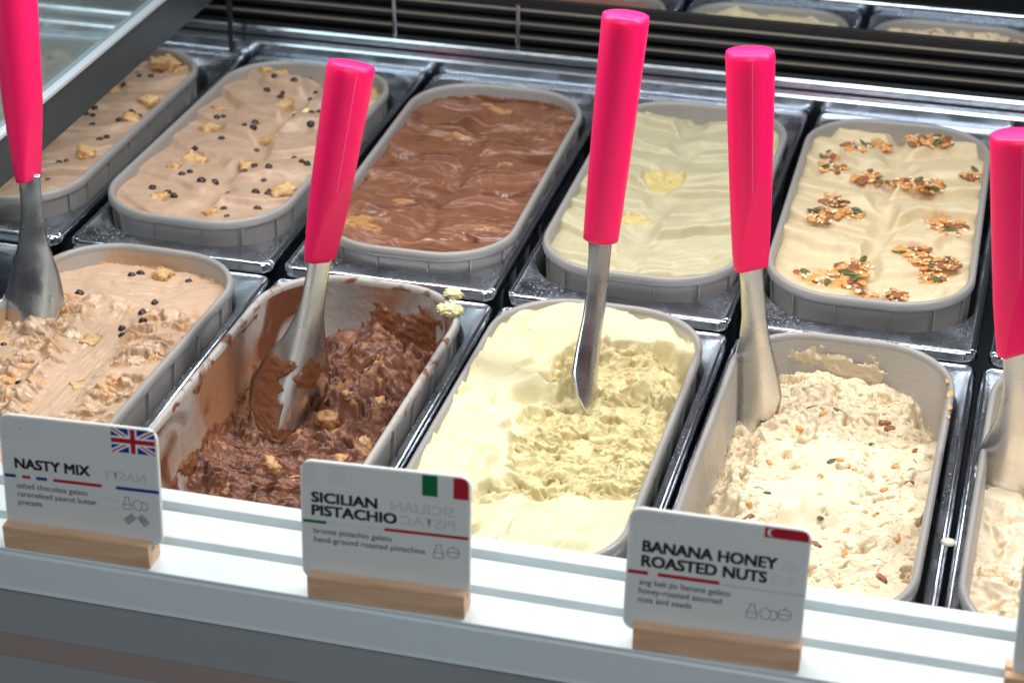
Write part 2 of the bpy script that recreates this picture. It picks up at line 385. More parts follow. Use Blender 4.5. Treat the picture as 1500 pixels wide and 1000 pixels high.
def crumbs(X, Y, s, a=1.0):
    """torn, open gelato texture: ragged ripples across the pull of the scoop, pits, grain and gouges"""
    wx = X+.008*fbm(X/.022, Y/.022, 3, s+11); wy = Y+.007*fbm(X/.020+5, Y/.020, 3, s+12)
    act = .15+.85*ss(-.15, .50, fbm(X/.026, Y/.018, 2, s+13))      # calmer, pressed areas between torn ones
    rip = ridged(wx/.018, wy/.0085, 2, s+1)
    rip2 = ridged(wx/.0075+.4*perlin(wx/.004, wy/.004, s+8), wy/.0044, 2, s+2)
    clod = np.sqrt(perlin(wx/.016, wy/.012, s+3)**2+.004); clod2 = np.sqrt(perlin(wx/.0070, wy/.0056, s+4)**2+.006)
    pit = ss(.28, .75, perlin(wx/.0060, wy/.0042, s+5)+.5*perlin(wx/.0026, wy/.0022, s+6))
    grain = .0007*perlin(X/.0021, Y/.0019, s+7)+.0004*perlin(X/.0011, Y/.0011, s+9)
    big = fbm(X/.036, Y/.028, 3, s+15)
    gouge = ss(.34, .60, fbm(X/.022, Y/.013, 3, s+14))
    return a*(act*(.0020*rip+.0007*rip2+.0130*(clod-.22)+.0040*(clod2-.2)-.0030*pit)+grain*.6*(.4+act)+.0090*big-.0110*gouge)

def chip_stroke(X, Y, lam, k, s, amp, x0=0.0, sharp=.16, lobe=1.0):
    """folds pushed in from both sides towards a central channel, as a flat spatula leaves them"""
    wx = X-x0+.010*fbm(X/.06, Y/.06, 2, s); wy = Y+.012*fbm(X/.06+4, Y/.05, 2, s+3)
    side = np.where(wx > 0, 1, 0)
    ph = wy/lam-k*(np.abs(wx)/.08)**1.3+side*.43
    cell = np.floor(ph); f = ph-cell
    r = _rx[(cell.astype(int)*13+side*57+s*7) & 511]
    rn = _rx[((cell.astype(int)-1)*13+side*57+s*7) & 511]
    up = ss(0, sharp, f); prof = up*(1-((np.clip(f-sharp, 0, 1))/(1-sharp))**1.6)
    chan = np.exp(-(wx/.011)**2)
    drag = .00035*perlin(ph*11, X/.03, s+8)+.00022*perlin(ph*26+3, X/.02, s+9)          # lines the spatula edge leaves
    lip = .0010*np.exp(-((f-.93)/.05)**2)*ss(-.2, .4, perlin(X/.012, Y/.012, s+6))       # edge of each fold, torn in places
    return amp*1.05*(prof*(.45+.75*r)*ss(.003, .016, np.abs(wx))-.30*chan*(1+.5*perlin(X/.03, Y/.04, s+7)))+(drag+0*lip)*ss(.004, .012, np.abs(wx))

# --- front row
def h_tan(X, Y):
    n = fbm(X/.05, Y/.05, 3, 3)
    h = -.016+.003*n-.004*ss(.12, .18, Y)
    mel = ss(.085, .125, Y+.018*perlin(X/.03, Y/.03, 5)+.3*(np.abs(X+.01)-.03)*(X < -.02))    # melted zone at the back
    cx = .006-.10*(Y-.03)+.006*perlin(X/.05, Y/.04, 8)
    st = np.exp(-((X-cx)/.021)**4)*(1-ss(.085, .12, Y))                                       # scraped streak
    rough = np.clip(1-mel-st, 0, 1)
    rough = rough*ss(-.35, .15, fbm(X/.03, Y/.03, 3, 12)+.25)
    ridge = np.exp(-((X-cx+.026)/.0045)**2)*(1-ss(.10, .13, Y))
    wav = .0022*ridged(X/.04+.3*fbm(X/.03, Y/.03, 2, 3), Y/.016, 3, 21)
    h = h+rough*(crumbs(X, Y, 20, .72)+.001)-st*.0045+ridge*.004+mel*wav
    h += st*.0005*fbm(X/.004, Y/.02, 3, 31)
    # melted lip in front of the scoop
    h += .006*bumpat(X, Y, -.045, .052, .014, .009, .6)+.004*bumpat(X, Y, -.028, .07, .012, .006, .5)+.003*bumpat(X, Y, -.03, .112, .03, .004, .25)
    h -= .006*bumpat(X, Y, -.07, .085, .016, .02)
    base = L3(198, 168, 142); t = ss(-.3, .6, fbm(X/.018, Y/.018, 4, 14))*rough
    col = cmix(np.broadcast_to(base, X.shape+(3,)), L3(200, 156, 108), t)
    col = cmix(col, L3(150, 114, 88), .75*ss(.1, .7, fbm(X/.012+9, Y/.012, 4, 17))*rough)
    dx = rough*.0010*fbm(X/.007, Y/.007, 2, 18); dy = rough*.0010*fbm(X/.007+7, Y/.007, 2, 19)-.002*rough*ss(-.2, .8, ridged(X/.016, Y/.0085, 2, 21))
    return h, col, dx, dy
def h_choc(X, Y):
    n = fbm(X/.05, Y/.05, 3, 40)
    h = -.062+.004*n+.010*fbm(X/.035, Y/.035, 2, 49)-.012*ss(-.02, -.12, Y)-.010*np.exp(-((X+.055)/.032)**2)-.006*bumpat(X, Y, -.04, .05, .03, .04)
    h += .020*ss(.10, .185, Y)*np.exp(-((X+.01)/.05)**2)+.012*bumpat(X, Y, .02, .10, .035, .05)
    cl = crumbs(X, Y, 41, 1.0)
    # chatter marks of the scoop at the front left
    ph = (Y*.75-X*.55)/.0085+.9*fbm(X/.02, Y/.02, 2, 43)
    ch = .0034*saw(ph, .35)+.0014*perlin(X/.004, Y/.003, 44)+.0006*perlin(X/.0018, Y/.0016, 45)
    wch = ss(.035, .0, Y+.25*X)*ss(.03, -.01, X-.02)
    mel = ss(.14, .17, Y)*ss(.03, -.01, X)
    h = h+cl*(1-wch)*(1-mel)+wch*ch+mel*.002*ridged(X/.02, Y/.02, 2, 47)
    base = L3(118, 74, 54)
    col = np.broadcast_to(base, X.shape+(3,))
    col = cmix(col, L3(88, 50, 38), ss(-.1, .6, fbm(X/.012, Y/.012, 3, 48)))
    lt = ss(.50, .75, fbm(X/.030, Y/.020, 4, 52)+.35*bumpat(X, Y, .015, .08, .04, .07)-.25*ss(.0, -.05, X)-.2*ss(.13, .17, Y))
    col = cmix(col, L3(176, 126, 86), lt*.8)
    col = cmix(col, L3(138, 88, 62), .7*wch*ss(-.2, .5, fbm(X/.03, Y/.01, 3, 54)))
    dy = -.0012*ss(-.2, .8, ridged(X/.016, Y/.0085, 2, 42))*(1-wch)-.002*wch*saw(ph, .35); dx = .0010*fbm(X/.007, Y/.007, 2, 55)
    return h, col, dx, dy
def h_pist(X, Y):
    n = fbm(X/.06, Y/.06, 3, 60)
    h = -.009+.0035*n
    # the smooth skin that is left: left side, back band and front lobes
    bx = -.022+.014*fbm(X/.03, Y/.03, 3, 61)+.030*ss(.10, .16, Y)+.10*ss(.13, .16, Y)
    smooth = ss(.007, -.007, X-bx)
    front = ss(.004, -.004, Y-(-.098+.012*fbm(X/.03, Y/.03, 2, 63)+.25*X)); smooth = np.maximum(smooth, front)
    back = ss(-.004, .004, Y-(.142+.010*fbm(X/.03+3, Y/.03, 2, 64)-.20*np.maximum(X-.03, 0))); smooth = np.maximum(smooth, back)
    rough = 1-smooth
    ph = (Y+.006*np.cos(X/.016))/.0078+1.1*fbm(X/.03, Y/.022, 2, 66)
    chat = ss(.055, .02, Y)*ss(-.085, -.05, Y)
    ch = .0022*saw(ph, .5)*ss(-.5, .5, perlin(X/.016, Y/.012, 67))+.0020*np.abs(perlin(X/.0046, Y/.0036, 68))+.0007*perlin(X/.002, Y/.0018, 69)
    patch = np.exp(-(((X+.012)/.014)**2+((Y+.055)/.03)**2)**2)+.9*np.exp(-(((X-.028)/.014)**2+((Y+.0)/.022)**2)**2)
    r = crumbs(X, Y, 70, .90)*(1-chat*.55)+.0045*fbm(X/.022, Y/.016, 2, 79)+chat*ch*(1-.85*np.clip(patch, 0, 1))
    h = h+rough*(r-.0065-.010*ss(.03, .07, X)*ss(.08, .13, Y))+smooth*(.0010*fbm(X/.02, Y/.03, 2, 71)+.0062*saw((Y+.55*X)/.070+.45*fbm(X/.04, Y/.04, 2, 72)+.2, .10)+.0022*saw((Y*.6-X)/.045+.5*fbm(X/.05, Y/.05, 2, 73), .12))
    h -= .014*bumpat(X, Y, -.031, .037, .013, .009, .1, 3)+.010*bumpat(X, Y, .060, .015, .012, .007, .3, 3)
    h += .007*bumpat(X, Y, -.028, .055, .012, .008, .4)+.012*bumpat(X, Y, -.002, .062, .015, .016, .3, 3)+.005*bumpat(X, Y, .055, .125, .012, .010)
    h -= .006*ss(.005, -.001, np.abs(Y+.098+.25*-X))*front*ss(-.03, .0, X)
    h -= .012*ss(.148, .18, Y)*ss(.045, .07, X)
    sm = L3(218, 208, 168); col = cmix(np.broadcast_to(L3(206, 191, 142), X.shape+(3,)), sm, np.clip(smooth, 0, 1))
    col = cmix(col, L3(216, 202, 154), rough*.7*ss(-.3, .4, fbm(X/.006, Y/.006, 3, 74)))
    col = cmix(col, L3(160, 138, 84), rough*.7*ss(.25, .7, fbm(X/.014, Y/.014, 3, 75)))
    sp = perlin(X/.0016, Y/.0016, 76)*perlin(X/.012, Y/.012, 77); col = cmix(col, L3(140, 128, 84), .6*ss(.42, .5, sp))
    return h, col, rough*.0012*fbm(X/.006, Y/.006, 2, 78), rough*(-.0012*ss(-.2, .8, ridged(X/.016, Y/.0085, 2, 71))*(1-chat)-.0015*chat*saw(ph, .4))
def h_ban(X, Y):
    n = fbm(X/.05, Y/.05, 3, 80)
    h = -.047+.005*n+.010*fbm(X/.045, Y/.05, 2, 94)-.012*ss(.05, .08, X)*ss(.10, .17, Y)+.018*bumpat(X, Y, -.035, .165, .028, .035, .3)+.006*bumpat(X, Y, .015, .165, .03, .03)
    bright = np.exp(-(((X+.004)/.034)**2+((Y-.02)/.085)**2)**2)       # scraped shiny middle
    side = ss(.030, .045, X)*ss(.15, .12, Y)
    pits = .6+.9*np.abs(perlin(X/.0085+.4*perlin(X/.004, Y/.004, 92), Y/.0062, 82))-.8*ss(.3, .7, perlin(X/.005, Y/.004, 93))
    hole = ss(.30, .58, fbm(X/.017, Y/.014, 4, 84)-.5*bright-.10*side)
    h = h+(1-bright)*(1-side*.6)*(.0018*(pits-.6)+.0006*perlin(X/.002, Y/.002, 83)+.003*fbm(X/.02, Y/.02, 3, 86))-.0075*hole*(.5+1.2*np.abs(perlin(X/.004, Y/.004, 85)))
    back = ss(.10, .14, Y)
    h += back*(.004*ridged(X/.025+.4*fbm(X/.02, Y/.02, 2, 88), Y/.02, 2, 87))
    h -= .014*ss(-.052, -.070, X+.012*fbm(X/.02, Y/.02, 3, 89))*ss(.16, .11, Y)+.012*bumpat(X, Y, -.068, .115, .016, .030)
    base = L3(232, 216, 186)
    col = np.broadcast_to(base, X.shape+(3,)); col = cmix(col, L3(206, 176, 132), .75*hole)
    col = cmix(col, L3(222, 200, 164), .6*ss(.0, .6, fbm(X/.01, Y/.01, 4, 90))*(1-bright))
    col = cmix(col, L3(196, 178, 146), .5*back)
    return h, col, (1-bright)*.0016*fbm(X/.005, Y/.005, 3, 91), -(1-bright)*.0018*pits
def h_cream(X, Y):
    h = -.034+.006*fbm(X/.05, Y/.05, 3, 100)-.016*ss(.02, .10, Y)
    fold = .010*ridged(X/.03+.4*fbm(X/.03, Y/.03, 2, 101), Y/.035, 3, 102)
    rough = ss(.1, .35, fbm(X/.03, Y/.03, 2, 103)+.5*ss(-.10, -.14, Y))
    h = h+fold*(1-.5*rough)+rough*crumbs(X, Y, 104, .9)
    col = cmix(np.broadcast_to(L3(236, 218, 190), X.shape+(3,)), L3(214, 178, 130), rough*.7*ss(-.2, .4, fbm(X/.01, Y/.01, 3, 105)))
    return h, col, rough*.002*fbm(X/.005, Y/.005, 3, 106), -.002*rough*ss(-.2, .8, ridged(X/.016, Y/.0085, 2, 105))
P3 = lambda t, z=0: (t[0], t[1], z)
gelato('F0', P3(FT[0]), FT[0][2], h_tan, 250, 500, M['g_tan'], 'tan salted chocolate gelato, partly scooped, in the front left tub behind the first name card')
gelato('F1', P3(FT[1]), FT[1][2], h_choc, 260, 520, M['g_choc'], 'dark brown chocolate gelato scooped down low in the smeared tub')
gelato('F2', P3(FT[2]), FT[2][2], h_pist, 270, 560, M['g_pist'], 'pale yellow pistachio gelato, smooth at left and scooped at right, front row')
gelato('F3', P3(FT[3]), FT[3][2], h_ban, 260, 540, M['g_ban'], 'cream banana gelato with nut bits behind the rightmost full name card')
gelato('F4', P3(FT[4]), FT[4][2], h_cream, 200, 420, M['g_ban'], 'cream coloured gelato in the front tub cut by the right edge of the photo')
# --- back row
def back_fold(s, base, alt, lam, k, amp, depth, altamt=.35, x0=0, flat=None):
    def hf(X, Y):
        h = -depth+.0022*fbm(X/.06, Y/.06, 2, s)+chip_stroke(X, Y, lam, k, s, amp, x0)+.0006*fbm(X/.012, Y/.02, 3, s+2)
        h -= .006*ss(.155, .18, Y)
        col = np.broadcast_to(base, X.shape+(3,)); col = cmix(col, alt, altamt*ss(-.2, .7, fbm(X/.03+.5*fbm(X/.02, Y/.02, 2, s+5), Y/.02, 3, s+6)))
        return h, col
    return hf
def B3(t): return (t[0], t[1], HB)
gelato('B0', B3(BT[0]), BT[0][2], back_fold(120, L3(176, 148, 124), L3(194, 168, 146), .058, .6, .0085, .0135), 180, 360, M['g_tan_back'], 'tan gelato with chocolate chips in the back left tub partly hidden by the glass pane')
gelato('B1', B3(BT[1]), BT[1][2], back_fold(131, L3(184, 154, 130), L3(202, 176, 154), .060, .6, .0090, .0135, x0=.004), 230, 460, M['g_tan_back'], 'tan gelato topped with chips and peanut pieces, back row, fully in view')
def h_marble(X, Y):
    wx = X+.014*fbm(X/.05, Y/.05, 2, 140); wy = Y+.014*fbm(X/.05+3, Y/.04, 2, 141)
    cx, cy = wx+.002, wy+.008; d = np.hypot(cx, cy); th = np.arctan2(cy, cx)
    h = -.0125+.0024*fbm(X/.05, Y/.05, 2, 144)+chip_stroke(X, Y, .062, .45, 146, .0042, 0, .22)
    h -= .0035*ss(.155, .18, Y)
    # hair-fine swirl lines pulled towards the middle, longer drawn streaks elsewhere
    sw = np.cos(th*9+d/.012+2.5*fbm(X/.03, Y/.03, 2, 143)); near_ = np.exp(-(d/.062)**2)
    hair = fbm(np.cos(th)*6+sw*.3, np.sin(th)*6+d/.05, 4, 149)
    drawn = fbm(wx/.055+.6*perlin(wx/.03, wy/.03, 151), wy/.0085, 4, 150)
    h += .0005*hair*near_+.0005*drawn*(1-near_)
    rough = bumpat(X, Y, .05, .12, .03, .035, 0, 4)+.6*bumpat(X, Y, -.06, .015, .018, .012)
    h += rough*(.0026*np.abs(perlin(X/.009, Y/.007, 147))+.0012*np.abs(perlin(X/.004, Y/.003, 148)))
    pit = bumpat(X, Y, -.055, .02, .008, .003, .2)+bumpat(X, Y, .052, -.04, .006, .004, .2)+bumpat(X, Y, .045, -.13, .009, .0018, -.5)+bumpat(X, Y, .004, -.02, .003)
    h -= .006*np.clip(pit, 0, 1)
    col = np.broadcast_to(L3(126, 82, 60), X.shape+(3,))
    col = cmix(col, L3(104, 64, 46), ss(0, .8, fbm(wx/.04, wy/.03, 3, 152)))
    col = cmix(col, L3(170, 130, 104), .60*ss(.15, .9, hair)*near_)
    col = cmix(col, L3(164, 122, 94), .55*ss(.25, .95, drawn)*(1-near_))
    br = bumpat(X, Y, -.055, -.125, .026, .020, .3, 2)+.8*bumpat(X, Y, -.03, -.075, .012, .010)+.9*bumpat(X, Y, .0, .155, .022, .007)+.8*bumpat(X, Y, .055, -.115, .012, .008)+.5*bumpat(X, Y, -.02, .075, .03, .012)+.5*bumpat(X, Y, .035, .02, .012, .012)
    ctr = ss(.05, .6, br-.30+.45*fbm(wx/.012, wy/.008, 4, 155)); col = cmix(col, L3(196, 144, 88), .7*np.clip(ctr, 0, 1)); h = h+.0015*np.clip(ctr, 0, 1)
    return h, col
gelato('B2', B3(BT[2]), BT[2][2], h_marble, 230, 460, M['g_choc_back'], 'glossy brown chocolate gelato marbled with caramel in the back row')
def h_pist2(X, Y):
    b = back_fold(161, L3(186, 178, 145), L3(201, 194, 166), .042, .75, .0080, .0125, x0=-.008)
    h, col = b(X, Y)
    r = np.clip(bumpat(X, Y, -.012, .025, .020, .026, .2, 4)+.7*bumpat(X, Y, -.02, -.062, .018, .012, .2, 4), 0, 1)
    r = ss(.25, .6, r+.15*fbm(X/.008, Y/.008, 3, 163)); h = h*(1-r)+r*(-.0125+crumbs(X, Y, 165, .3)); col = cmix(col, L3(200, 182, 122), r)
    h += .004*bumpat(X, Y, .0, .12, .012); h -= .0025*ss(-.06, -.12, Y)
    sp = perlin(X/.0018, Y/.0018, 166)*perlin(X/.014, Y/.014, 167); col = cmix(col, L3(130, 112, 76), .6*ss(.40, .5, sp))
    return h, col
gelato('B3', B3(BT[3]), BT[3][2], h_pist2, 230, 460, M['g_pist_back'], 'pale green pistachio gelato in smooth folds, behind the two tallest pink handles')
NUTS_AT = [(-0.063, 0.11, .007, 2), (-0.055, 0.08, .009, 0), (-0.038, 0.133, .009, 0), (-0.02, 0.15, .009, 1), (0.017, 0.155, .009, 0), (0.034, 0.155, .010, 2), (0.073, 0.104, .008, 1), (-0.02, 0.063, .010, 0), (0.006, 0.076, .009, 1), (0.019, 0.052, .009, 1), (0.036, 0.049, .010, 2), (-0.046, 0.018, .009, 0), (-0.051, -0.028, .011, 1), (-0.029, -0.014, .009, 1), (0.046, -0.004, .010, 0), (0.058, -0.026, .012, 1), (0.031, -0.077, .013, 1), (0.048, -0.096, .010, 1), (0.064, -0.096, .007, 0), (0.052, -0.122, .009, 0), (-0.043, -0.142, .014, 1), (-0.023, -0.144, .014, 2), (-0.011, -0.100, .009, 0), (-.016, -.12, .011, 1), (0.007, -0.159, .011, 1), (0.024, -0.160, .008, 1)]
def with_syrup(hf):
    def g(X, Y):
        h, col = hf(X, Y); t = 0
        for x, y, r, _ in NUTS_AT: t = t+bumpat(X, Y, x, y-.001, r*1.5)
        t = np.clip(t*.8+.35*fbm(X/.006, Y/.006, 3, 190)*t, 0, 1); h = h-.0012*t
        return h, cmix(col, L3(186, 134, 74), .55*ss(.25, .9, t))
    return g
gelato('B4', B3(BT[4]), BT[4][2], with_syrup(back_fold(181, L3(206, 188, 152), L3(218, 204, 172), .050, .55, .0095, .0135, x0=.0)), 230, 460, M['g_ban_back'], 'beige banana gelato in smooth folds topped with nut clusters in the back row')

# tubs
tub(P3(FT[0]), FT[0][2], 'grey tub of tan salted chocolate gelato at the front left', 'wall_tan')
tub(P3(FT[1]), FT[1][2], 'grey tub with chocolate smeared on its walls and rim, front row', 'wall_choc', 'rim_choc')
tub(P3(FT[2]), FT[2][2], 'grey tub of pale yellow pistachio gelato in the front row', 'wall_pist')
tub(P3(FT[3]), FT[3][2], 'grey tub of cream banana gelato with nut bits in the front row', 'wall_banana')
tub(P3(FT[4]), FT[4][2], 'grey tub of cream gelato cut by the right edge of the photo', 'wall_banana')
tub(B3(BT[0]), BT[0][2], 'grey tub in the back row at far left, half hidden by the glass pane')
tub(B3(BT[1]), BT[1][2], 'grey tub in the back row holding tan gelato with chocolate chips, fully in view')
tub(B3(BT[2]), BT[2][2], 'grey tub in the back row holding brown chocolate swirl gelato')
tub(B3(BT[3]), BT[3][2], 'grey tub in the back row holding smooth pale pistachio gelato')
tub(B3(BT[4]), BT[4][2], 'grey tub in the back row holding nut topped banana gelato')

def wall_smear(key, cover, m, z0=-.07, z1=-.006, seed=0, th=.0016, arc=(0, 1), step=.0011):
    """gelato wiped up the inside of the tub wall: a thin uneven layer standing off the plastic"""
    g, X, Y, H = GEL[key]
    base = rr(TW, TL, TR, 60); L_ = [0]
    for a, b in zip(base, base[1:]+base[:1]): L_.append(L_[-1]+math.hypot(a[0]-b[0], a[1]-b[1]))
    tot = L_[-1]; n = int(tot*(arc[1]-arc[0])/step); tt = np.array(L_)
    bx = np.array([p[0] for p in base]+[base[0][0]]); by = np.array([p[1] for p in base]+[base[0][1]])
    S = np.linspace(arc[0], arc[1], n)*tot; px = np.interp(S, tt, bx); py = np.interp(S, tt, by)
    tx = np.gradient(px); ty = np.gradient(py); ln = np.hypot(tx, ty); nx_, ny_ = -ty/ln, tx/ln     # inward normal for a ccw outline
    Z = np.arange(z0, z1, step); SS, ZZ = np.meshgrid(S, Z)
    c = cover(SS, ZZ); thk = np.clip(c*4, 0, 1)*th*(.55+.75*np.clip(fbm(SS/.006, ZZ/.006, 3, seed)+.5, 0, 1.4))
    d = .0062+np.clip(-ZZ-.006, 0, 1)*.050+.0002+thk
    P = np.stack([px[None]+nx_[None]*d, py[None]+ny_[None]*d, ZZ], -1).reshape(-1, 3)
    idx = np.arange(len(Z)*n).reshape(len(Z), n); ok = c > 0
    q = ok[:-1, :-1] & ok[1:, :-1] & ok[:-1, 1:] & ok[1:, 1:]
    F = np.stack([idx[:-1, :-1], idx[:-1, 1:], idx[1:, 1:], idx[1:, :-1]], -1)[q]
    used = np.unique(F); mp = np.zeros(len(P), int); mp[used] = np.arange(len(used))
    F = mp[F]; P = P[used]; par = np.arange(len(P))           # one part for each separate patch
    for _ in range(400):
        lo = par[F].min(1); new = par.copy()
        for c_ in range(4): np.minimum.at(new, F[:, c_], lo)
        new = new[new]
        if (new == par).all(): break
        par = new
    fl_ = par[F[:, 0]]
    for k in np.unique(fl_):
        f_ = F[fl_ == k]
        if len(f_) < 60: continue
        u_ = np.unique(f_); m2 = np.zeros(len(P), int); m2[u_] = np.arange(len(u_)); pyd('wall_smear', P[u_], m2[f_], m, g)
# outline length runs from the right wall's back end, round the back right corner, along the back, and down the left side
tot_ = 4*(TW-TR)+4*(TL-TR)+2*math.pi*TR
q_ = math.pi/2*TR
BK = q_+(TW-TR)                # arc length at the middle of the back wall
def near(S, c, w): return np.exp(-((S-c)/w)**2)
wall_smear('F3', lambda S, Z: .75*near(S, BK+.025, .045)*np.exp(-((Z+.020-.05*(S-BK-.025))/.010)**2)+.75*near(S, BK-.015, .022)*ss(-.012, -.03, Z)+.5*ss(-.045, -.06, Z)-.42+.40*fbm(S/.014, Z/.008, 4, 200), mat('banana gelato film', lin(204, 188, 160), .35, bump=[(300, .0004, 4)]), seed=201, arc=(0, .62))
wall_smear('F1', lambda S, Z: .62*near(S, BK-.030, .05)*ss(-.006, -.03, Z)+.5*ss(-.040, -.062, Z)+.30*ss(-.012, -.006, Z)-.36+.42*fbm(S/.022, Z/.016, 4, 210), mat('chocolate gelato film', lin(124, 78, 54), .32, bump=[(300, .0004, 4)], colnoise=(90, 4, lin(150, 100, 70), .4, .7)), seed=211, arc=(0, .62), z0=-.075)
wall_smear('F0', lambda S, Z: .55*ss(-.012, -.022, Z)-.38+.34*fbm(S/.03, Z/.010, 4, 220), mat('salted chocolate gelato film', lin(206, 168, 130), .3, bump=[(300, .0003, 4)]), seed=221, arc=(0, .62), z0=-.03)
wall_smear('F2', lambda S, Z: .5*ss(-.006, -.014, Z)+.3*near(S, .03, .02)-.52+.40*fbm(S/.016, Z/.008, 4, 230), mat('pistachio gelato film', lin(222, 210, 160), .4, bump=[(300, .0004, 4)]), seed=231, arc=(0, .62), z0=-.04)
wall_smear('B2', lambda S, Z: .5*ss(-.008, -.012, Z)-.32+.25*fbm(S/.02, Z/.008, 3, 240), mat('chocolate film', lin(120, 78, 56), .3), seed=241, arc=(0, 1), z0=-.016)
wall_smear('B3', lambda S, Z: -.10+.42*fbm(S/.022, Z/.006, 3, 251)-.3*ss(-.009, -.006, Z), mat('pale pistachio film', lin(218, 206, 150), .4), seed=251, arc=(0, .6), z0=-.018)
# ------------------------------------------------------------------ toppings
def lathe(name, prof, n, m, squash=1):
    rs = [[(r*math.cos(2*math.pi*k/n), r*math.sin(2*math.pi*k/n)*squash, z) for k in range(n)] for r, z in prof]
    v, f = rings(rs); v.append((0, 0, prof[0][1])); v.append((0, 0, prof[-1][1]))
    for k in range(n): f.append((len(v)-2, (k+1) % n, k)); f.append((len(v)-1, (len(rs)-1)*n+k, (len(rs)-1)*n+(k+1) % n))
    me = bpy.data.meshes.new(name); me.from_pydata(v, [], f); me.materials.append(m)
    me.polygons.foreach_set('use_smooth', [True]*len(me.polygons)); return me
def blob(name, sx, sy, sz, amp, freq, m, sub=3, seed=0, cubic=0):
    bm = bmesh.new(); bmesh.ops.create_icosphere(bm, subdivisions=sub, radius=1)
    from mathutils import noise as mn
    for v in bm.verts:
        d = v.co.normalized()
        if cubic: d = d/(max(abs(d.x), abs(d.y), abs(d.z))**cubic)
        k = 1+amp*mn.fractal(d*freq+Vector((seed*3.7, seed, 0)), .9, 2.0, 3)
        v.co = Vector((d.x*sx*k, d.y*sy*k, d.z*sz*k))
    me = bpy.data.meshes.new(name); bm.to_mesh(me); bm.free(); me.materials.append(m)
    me.polygons.foreach_set('use_smooth', [True]*len(me.polygons)); return me
CH = [lathe('chocolate_chip', [(.0030, -.001), (.0041, 0), (.0042, .0008), (.0036, .0020), (.0022, .0032), (.0008, .0043)], 10, M['choc'], q) for q in (1, .9)]
CHK = [blob('peanut_piece', .0075, .0062, .0036, .22, 3.0, M['peanut'], 4, s, .85) for s in range(4)]
def rnd(a, b): return random.uniform(a, b)
def put(key, me, name, x, y, sink=.0, rot=None, sc_=1.0):
    o = GEL[key][0]; z = hat(key, x, y)-sink
    return inst(me, name, o, (x, y, z), rot or (rnd(-.35, .35), rnd(-.35, .35), rnd(0, 6.28)), (sc_, sc_, sc_))
B1c = [(-0.014, 0.185), (0.002, 0.176), (-0.039, 0.148), (-0.041, 0.13), (-0.017, 0.146), (0.006, 0.146), (0.006, 0.131), (-0.024, 0.131), (-0.018, 0.109), (0.008, 0.083), (0.03, 0.091), (0.028, 0.077), (0.035, 0.055), (-0.052, 0.045), (-0.057, 0.04), (-0.019, 0.045), (-0.023, 0.027), (-0.014, 0.028), (-0.036, 0.001), (0.001, -0.002), (-0.055, -0.032), (-0.051, -0.028), (0.014, -0.028), (0.046, -0.018), (0.066, -0.037), (0.06, -0.035), (0.021, -0.056), (0.036, -0.057), (0.017, -0.07), (0.037, -0.073), (-0.039, -0.086), (-0.034, -0.079), (-0.016, -0.094), (-0.006, -0.087), (-0.037, -0.123), (-0.028, -0.13), (-0.053, -0.12), (0.018, -0.112), (0.042, -0.105), (0.053, -0.098), (0.055, -0.106), (0.054, -0.131), (0.025, -0.14), (0.036, -0.158), (.03, .15), (.045, .12), (.05, .09), (.055, .03), (.06, .06)]
for x, y in B1c: put('B1', random.choice(CH), 'chocolate_chip', x, y, rnd(.0, .0012), (rnd(-.7, .7), rnd(-.7, .7), rnd(0, 6)), sc_=rnd(.7, 1.08))
for x, y in [(-0.053, 0.162), (-0.038, 0.165), (-0.068, 0.068), (-0.008, 0.095), (-0.059, 0.024), (0.006, 0.018), (-0.054, -0.069), (-0.044, -0.046), (0.015, -0.049), (-0.038, -0.139), (0.018, -0.152), (0.068, -0.102), (.062, .150), (.012, -.043)]:
    put('B1', random.choice(CHK), 'peanut_piece', x, y, rnd(-.0002, .0014), sc_=rnd(.95, 1.45))
for x, y in ((.016, .094), (.020, .078), (.004, .090)): put('B1', blob('sugar_shard', .003, .0025, .0022, .2, 3, M['lemon' if x == .016 else 'sesame'], 2, 5, .5), 'sugar_shard', x, y)
for x, y in [(0.019, 0.179), (0.019, 0.142), (0.029, 0.125), (0.041, 0.128), (0.044, 0.144), (0.021, 0.104), (0.016, 0.045), (0.022, 0.027), (0.055, 0.045), (0.065, 0.041), (0.055, 0.018), (0.033, 0.002), (0.056, -0.031), (0.06, -0.024), (0.039, -0.085), (0.043, -0.078), (0.045, -0.121), (0.014, 0.03)]:
    put('B0', random.choice(CH), 'chocolate_chip', x, y, rnd(0, .002), (rnd(-.7, .7), rnd(-.7, .7), rnd(0, 6)), sc_=rnd(.75, 1.1))
for x, y in [(0.035, 0.164), (0.058, 0.164), (0.013, 0.098), (0.063, 0.069), (0.064, 0.024), (0.055, -0.06), (0.043, 0.17)]:
    put('B0', random.choice(CHK), 'peanut_piece', x, y, 0, sc_=rnd(1., 1.4))
for x, y in [(0.032, 0.171), (-0.019, 0.166), (-0.045, 0.119), (0.024, 0.12), (0.021, 0.102), (0.013, 0.079), (0.019, 0.067), (0.029, 0.086), (-0.019, -0.037), (-0.064, 0.021), (-0.013, 0.171)]:
    put('F0', random.choice(CH), 'chocolate_chip', x, y, rnd(0, .0015), sc_=rnd(.8, 1.05))
put('F0', CHK[1], 'peanut_piece', .008, .172, 0, sc_=1.15)
for x, y in ((-.003, .055), (.022, -.014), (.0, -.06)): put('F0', CHK[2], 'peanut_piece', x, y, .0035, sc_=1.1)
